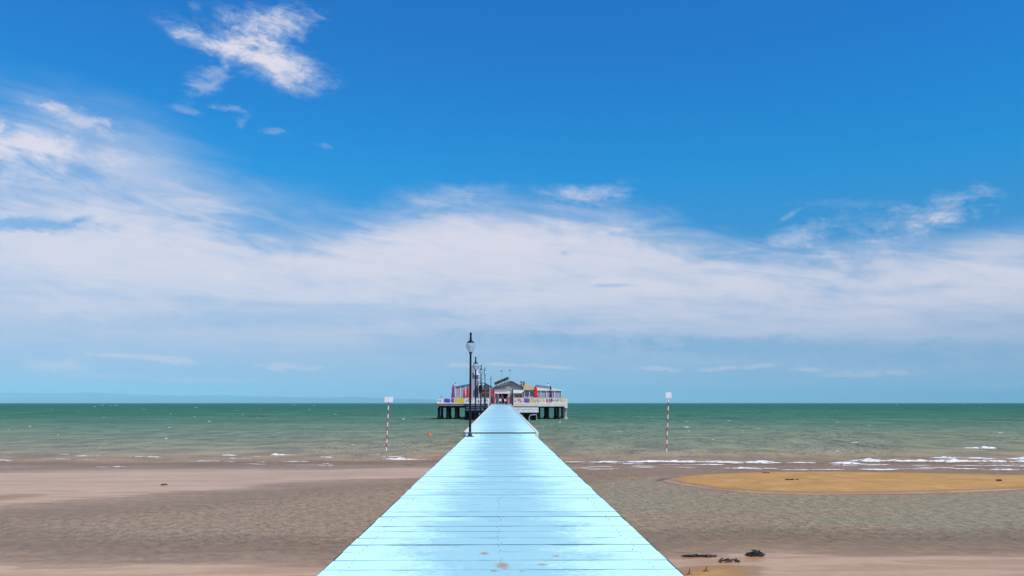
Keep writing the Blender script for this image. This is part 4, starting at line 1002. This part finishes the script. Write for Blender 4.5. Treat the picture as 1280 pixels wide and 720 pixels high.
def banner():
    Y = Y0 + 1.1; x0, x1 = X(613.7, Y), X(616.2, Y)
    root = thing('red_banner', 'narrow red hanging banner beside the pale gate post', 'banner', ((x0 + x1) / 2, Y, ZF))
    b = MB(); n = 10; za, zb_ = Z(486, Y), Z(496, Y); pr = None
    for i in range(n + 1):
        z = za + (zb_ - za) * i / n; w = .03 * sin(i * 1.3); c = [b.bm.verts.new(q) for q in ((x0, Y + w, z), (x1, Y + w * .4, z), (x1, Y + .02 + w * .4, z), (x0, Y + .02 + w, z))]
        if pr:
            for k in range(4): b._face([pr[k], pr[(k + 1) % 4], c[(k + 1) % 4], c[k]])
        pr = c
    b.build('cloth', M['redcloth'], root)
    b = MB(); b.tube((x0 - .03, Y, ZF), (x0 - .03, Y, za + .1), .025); b.build('pole', M['white'], root)
banner()
# chairs by the entrance
def chair(label, px, Y):
    x = X(px, Y); root = thing('terrace_chair', label, 'chair', (x, Y, ZF), 'white chairs by the entrance'); z = ZF
    b = MB(); b.box(x - .21, x + .21, Y - .21, Y + .21, z + .42, z + .46); b.build('seat', M['white'], root, bevel=.008)
    b = MB(); b.box(x - .21, x + .21, Y - .25, Y - .213, z + .5, z + .88); b.build('backrest', M['white'], root, bevel=.008)
    for sx in (-1, 1):
        for sy in (-1, 1): b = MB(); b.tube((x + sx * .2, Y + sy * .2, z), (x + sx * .18, Y + sy * .18, z + .42), .018, n=6); b.build('leg', M['white'], root)
        b = MB(); b.tube((x + sx * .19, Y - .232, z + .46), (x + sx * .19, Y - .232, z + .5), .016, n=6); b.build('back_post', M['white'], root)
chair('white chair on the left of the person in the entrance', 625.2, Y0 + 1.3); chair('white chair on the right of the person in the entrance', 631.8, Y0 + 1.3)
def box_small():
    Y = Y_END - 6; x = X(633.6, Y); z = ramp_z(Y); root = thing('blue_crate', 'small dark blue crate on the right end of the walkway', 'crate', (x, Y, z))
    b = MB(); b.box(x - .13, x + .13, Y - .18, Y + .18, z + .006, z + .24); b.build('body', M['bluep'], root, bevel=.012)
    b = MB(); b.box(x - .15, x + .15, Y - .2, Y + .2, z + .243, z + .28); b.build('rim', M['navy'], root)
box_small()

# ------------------------------------------------------------ people
def person(label, x, y, z, joints, shirt, legs, turn=0):
    """one skinned body; joints: name -> (dx, dy, dz, radius)"""
    J = joints; names = list(J); bm = bmesh.new()
    vs = {k: bm.verts.new((J[k][0], J[k][1], J[k][2])) for k in names}
    E_ = [('pelvis', 'waist'), ('waist', 'chest'), ('chest', 'neck'), ('neck', 'jaw'), ('jaw', 'crown'), ('chest', 'shl'), ('shl', 'ell'), ('ell', 'wrl'), ('wrl', 'hdl'), ('chest', 'shr'), ('shr', 'elr'), ('elr', 'wrr'), ('wrr', 'hdr'),
          ('pelvis', 'hil'), ('hil', 'knl'), ('knl', 'anl'), ('anl', 'tol'), ('pelvis', 'hir'), ('hir', 'knr'), ('knr', 'anr'), ('anr', 'tor')]
    for a, c in E_: bm.edges.new((vs[a], vs[c]))
    bm.verts.ensure_lookup_table(); bm.verts.index_update()
    idx = {k: vs[k].index for k in names}
    me = bpy.data.meshes.new('person'); bm.to_mesh(me); bm.free()
    tmp = bpy.data.objects.new('tmp', me); COL.objects.link(tmp)
    sk = tmp.modifiers.new('s', 'SKIN')
    for k in names:
        d = me.skin_vertices[0].data[idx[k]]; d.radius = (J[k][3], J[k][3]); d.use_root = (k == 'pelvis')
    tmp.modifiers.new('d', 'SUBSURF').levels = 2
    dg = bpy.context.evaluated_depsgraph_get(); m2 = bpy.data.meshes.new_from_object(tmp.evaluated_get(dg))
    bpy.data.objects.remove(tmp)
    m2.materials.clear()
    for q in ('skin', shirt, legs, 'hair'): m2.materials.append(M[q])
    kn = {k: Vector(J[k][:3]) for k in names}
    hd = (kn['jaw'] + kn['crown']) / 2
    for f in m2.polygons:
        c = f.center; near = min(kn, key=lambda k: (kn[k] - c).length - J[k][3])
        f.material_index = 0 if near in ('neck', 'jaw', 'crown', 'wrl', 'wrr', 'hdl', 'hdr', 'ell', 'elr') else 1 if near in ('chest', 'waist', 'shl', 'shr') else 3 if near in ('tol', 'tor') else 2
        f.use_smooth = True
    o = bpy.data.objects.new('person', m2); COL.objects.link(o); o.location = (x, y, z); o.rotation_euler.z = turn
    tag(o, label, 'person')
    c = kn['crown']; j = kn['jaw']
    hb = bmesh.new(); bmesh.ops.create_uvsphere(hb, u_segments=14, v_segments=10, radius=.118)
    for v in hb.verts: v.co = Vector((v.co.x * .86, v.co.y + .022, v.co.z + .02)) + (c + j) / 2 + Vector((0, 0, .035))
    bmesh.ops.delete(hb, geom=[v for v in hb.verts if v.co.z < j.z + .0 or (v.co.y < hd.y - .05 and v.co.z < hd.z + .06)], context='VERTS')
    hm = bpy.data.meshes.new('hair'); hb.to_mesh(hm); hb.free(); hm.materials.append(M['hair'])
    h = bpy.data.objects.new('hair', hm); COL.objects.link(h); h.parent = o
    return o
stand = dict(pelvis=(0, 0, .93, .125), waist=(0, .0, 1.1, .115), chest=(0, 0, 1.32, .13), neck=(0, 0, 1.5, .05), jaw=(0, -.01, 1.58, .072), crown=(0, 0, 1.68, .075),
             shl=(.18, 0, 1.41, .062), ell=(.24, .02, 1.14, .044), wrl=(.22, -.08, .90, .03), hdl=(.215, -.11, .80, .03), shr=(-.18, 0, 1.41, .062), elr=(-.25, .02, 1.14, .044), wrr=(-.2, -.1, .92, .03), hdr=(-.18, -.14, .83, .03),
             hil=(.09, 0, .86, .09), knl=(.10, -.02, .48, .062), anl=(.11, .02, .09, .045), tol=(.12, -.15, .04, .036), hir=(-.09, 0, .86, .09), knr=(-.11, -.03, .48, .062), anr=(-.12, .02, .09, .045), tor=(-.14, -.15, .04, .036))
person('person in a dark top and blue trousers standing in the entrance between the red stands', X(627.4, Y0 + 1.6), Y0 + 1.6, ZF, stand, 'darkshirt', 'jeans')
sit = dict(pelvis=(0, 0, .53, .125), waist=(0, -.01, .7, .115), chest=(0, -.02, .93, .125), neck=(0, -.03, 1.1, .05), jaw=(0, -.05, 1.18, .072), crown=(0, -.04, 1.28, .075),
           shl=(.18, -.02, 1.02, .06), ell=(.22, -.1, .78, .042), wrl=(.15, -.3, .70, .03), hdl=(.12, -.38, .69, .03), shr=(-.18, -.02, 1.02, .06), elr=(-.22, -.1, .78, .042), wrr=(-.15, -.3, .70, .03), hdr=(-.12, -.38, .69, .03),
           hil=(.1, -.05, .52, .09), knl=(.12, -.44, .52, .062), anl=(.12, -.44, .09, .045), tol=(.13, -.6, .04, .036), hir=(-.1, -.05, .52, .09), knr=(-.12, -.44, .52, .062), anr=(-.12, -.44, .09, .045), tor=(-.13, -.6, .04, .036))
person('dark haired person in a white top sitting at the left end of the terrace', X(551.8, Y0 + 1.5), Y0 + 1.5, ZF, sit, 'whiteshirt', 'jeans', .3)
def bench():
    x, y = X(551.8, Y0 + 1.5), Y0 + 1.55; root = thing('bench', 'low dark bench under the sitting person', 'bench', (x, y, ZF))
    b = MB(); b.box(x - .7, x + .7, y - .18, y + .25, ZF + .36, ZF + .415); b.build('seat', M['brown_wood'], root)
    for s in (-1, 1): b = MB(); b.box(x + s * .6 - .04, x + s * .6 + .04, y - .15, y + .22, ZF, ZF + .358); b.build('leg', M['dark_wood'], root)
bench()

# ------------------------------------------------------------ bathing limit poles
def limit_pole(label, pxt, pyt, pxb, pyb, plate, red_first, bands):
    base = PG(pxb, pyb); Y = base.y; top = PY(pxt, pyt, Y)
    root = thing('limit_pole', label, 'pole', tuple(base), 'red and white banded poles in the shallows')
    b = MB(); r = .034; n = 2 * bands + 1; d = top - base
    # white ends with red rings between them
    k0 = 0
    cuts = [-.12] + list(np.linspace(.075, 1 - .07 if not red_first else 1.0, n)) + ([1.0] if not red_first else [])
    for i, (a, c) in enumerate(zip(cuts, cuts[1:])):
        b.use(M['white'] if i % 2 == 0 else M['red']); b.tube(base + d * a, base + d * c, r + (.003 if i % 2 else 0), n=12)
    b.build('banded_pole', None, root, smooth=True)
    x0, x1, y0, y1 = plate; c = PY((x0 + x1) / 2, (y0 + y1) / 2, Y); w = X(x1, Y) - X(x0, Y); h = Z(y0, Y) - Z(y1, Y)
    b = MB(); b.box(c.x - w / 2, c.x + w / 2, Y - .055, Y - .035, c.z - h / 2, c.z + h / 2); pl = b.build('sign_plate', M['white'], root, bevel=.006)
    b = MB(); b.box(c.x - .02, c.x + .02, Y - .034, Y + .03, c.z - h * .25, c.z - h * .1); b.box(c.x - .02, c.x + .02, Y - .034, Y + .03, c.z + h * .1, c.z + h * .25); b.build('bracket', M['postgrey'], pl)
limit_pole('red and white banded pole with a wide white plate, left of the walkway', 485.7, 503, 482.9, 563.5, (480.8, 491.4, 496.2, 502.9), False, 5)
limit_pole('red and white banded pole with a square white plate, right of the walkway', 835.6, 497.5, 833.0, 565.2, (831.9, 839.2, 490.4, 497.6), True, 6)

# buoys
def buoy(label, px, py, r):
    p = PG(px, py); root = thing('buoy', label, 'buoy', tuple(p), 'orange buoys on the sea')
    b = MB(); b.lathe([(r * .3, -r * .5), (r * .85, -r * .2), (r, r * .3), (r * .85, r * .85), (r * .45, r * 1.2), (r * .2, r * 1.3)], p, 16); b.build('float', M['orange'], root, smooth=True)
    b = MB(); b.lathe([(r * .22, r * 1.28), (r * .22, r * 1.6), (r * .1, r * 1.62)], p, 10); b.build('eye', M['roof'], root, smooth=True)
buoy('nearest orange buoy floating just left of the walkway', 536.8, 544.6, .17)
buoy('tiny orange buoy left of the left banded pole', 325.5, 512.2, .26); buoy('tiny orange buoy in the left part of the sea', 180, 512, .24); buoy('tiny orange buoy at the far left of the sea', 65, 511.6, .24); buoy('tiny orange buoy close to the left banded pole', 459.5, 512.0, .24)

# seaweed and driftwood
def weed_clump(name, label, cat, px0, px1, py, hgt, depth, n, seed, mt='weed'):
    r = random.Random(seed); a, c = PG(px0, py), PG(px1, py); b = MB()
    for i in range(n):
        t = r.random(); e = 1 - abs(2 * t - 1) ** 2; p = a.lerp(c, t); y = p.y + r.gauss(0, depth * .4)
        zg = max(0.0, float(height(np.array([p.x]), np.array([y]))[0]))
        z = zg + hgt * e * r.random() * .75; L = r.uniform(.04, .12); an = r.uniform(0, pi); rr = r.uniform(.005, .012)
        q = Vector((p.x, y, z + .008)); m_ = q + Vector((cos(an) * L * .5, sin(an) * L * .5, r.uniform(.2, 1) * hgt * .35)); e_ = m_ + Vector((cos(an + .6) * L * .5, sin(an + .6) * L * .5, -min(m_.z - zg - .005, r.uniform(0, .06))))
        b.tube(q, m_, rr, rr * 1.3, 5); b.tube(m_, e_, rr * 1.3, rr * .4, 5)
    o = b.build(name, M[mt]); tag(o, label, cat); return o
weed_clump('seaweed', 'long flat streak of black seaweed at the water edge right of the walkway', 'seaweed', 857, 894, 696.0, .03, .07, 130, 1)
weed_clump('seaweed', 'small rounded mound of black seaweed on the wet sand', 'seaweed', 937, 953, 695.6, .10, .08, 150, 2)
weed_clump('seaweed', 'scattered thin bits of black seaweed between the streak and the mound', 'seaweed', 900, 924, 702.5, .02, .25, 34, 3)
weed_clump('seaweed', 'tiny dark seaweed bits in the middle of the right sandbar', 'seaweed', 983, 1000, 604.4, .03, .25, 26, 4)
weed_clump('seaweed', 'dark seaweed tuft at the far right of the right sandbar', 'seaweed', 1247, 1252, 605.3, .06, .12, 22, 5)
weed_clump('seaweed', 'small dark seaweed bit at the top edge of the right sandbar', 'seaweed', 954, 962, 594.6, .03, .1, 12, 6)
weed_clump('seaweed', 'dark seaweed bit on the left wet flat', 'seaweed', 201, 207, 606.8, .04, .15, 16, 7)
def twig(label, px, py, L, up, seed):
    p = PG(px, py, .07); r = random.Random(seed); b = MB(); z = float(height(np.array([p.x]), np.array([p.y]))[0]); p.z = z
    b.tube(p + Vector((-L * .4, 0, .006)), p + Vector((L * .1, .02, .02)), .009, .012, 7); b.tube(p + Vector((L * .1, .02, .02)), p + Vector((L * .25, .02, up)), .012, .006, 7); b.tube(p + Vector((0, .01, .02)), p + Vector((L * .5, -.03, .012)), .008, .004, 6)
    tag(b.build('twig', M['twig']), label, 'twig')
twig('upright dark twig on the dry sand near the walkway, the farther one', 882, 713.4, .12, .09, 1); twig('bent reddish twig beside the walkway edge at the bottom', 861, 717, .10, .10, 2)
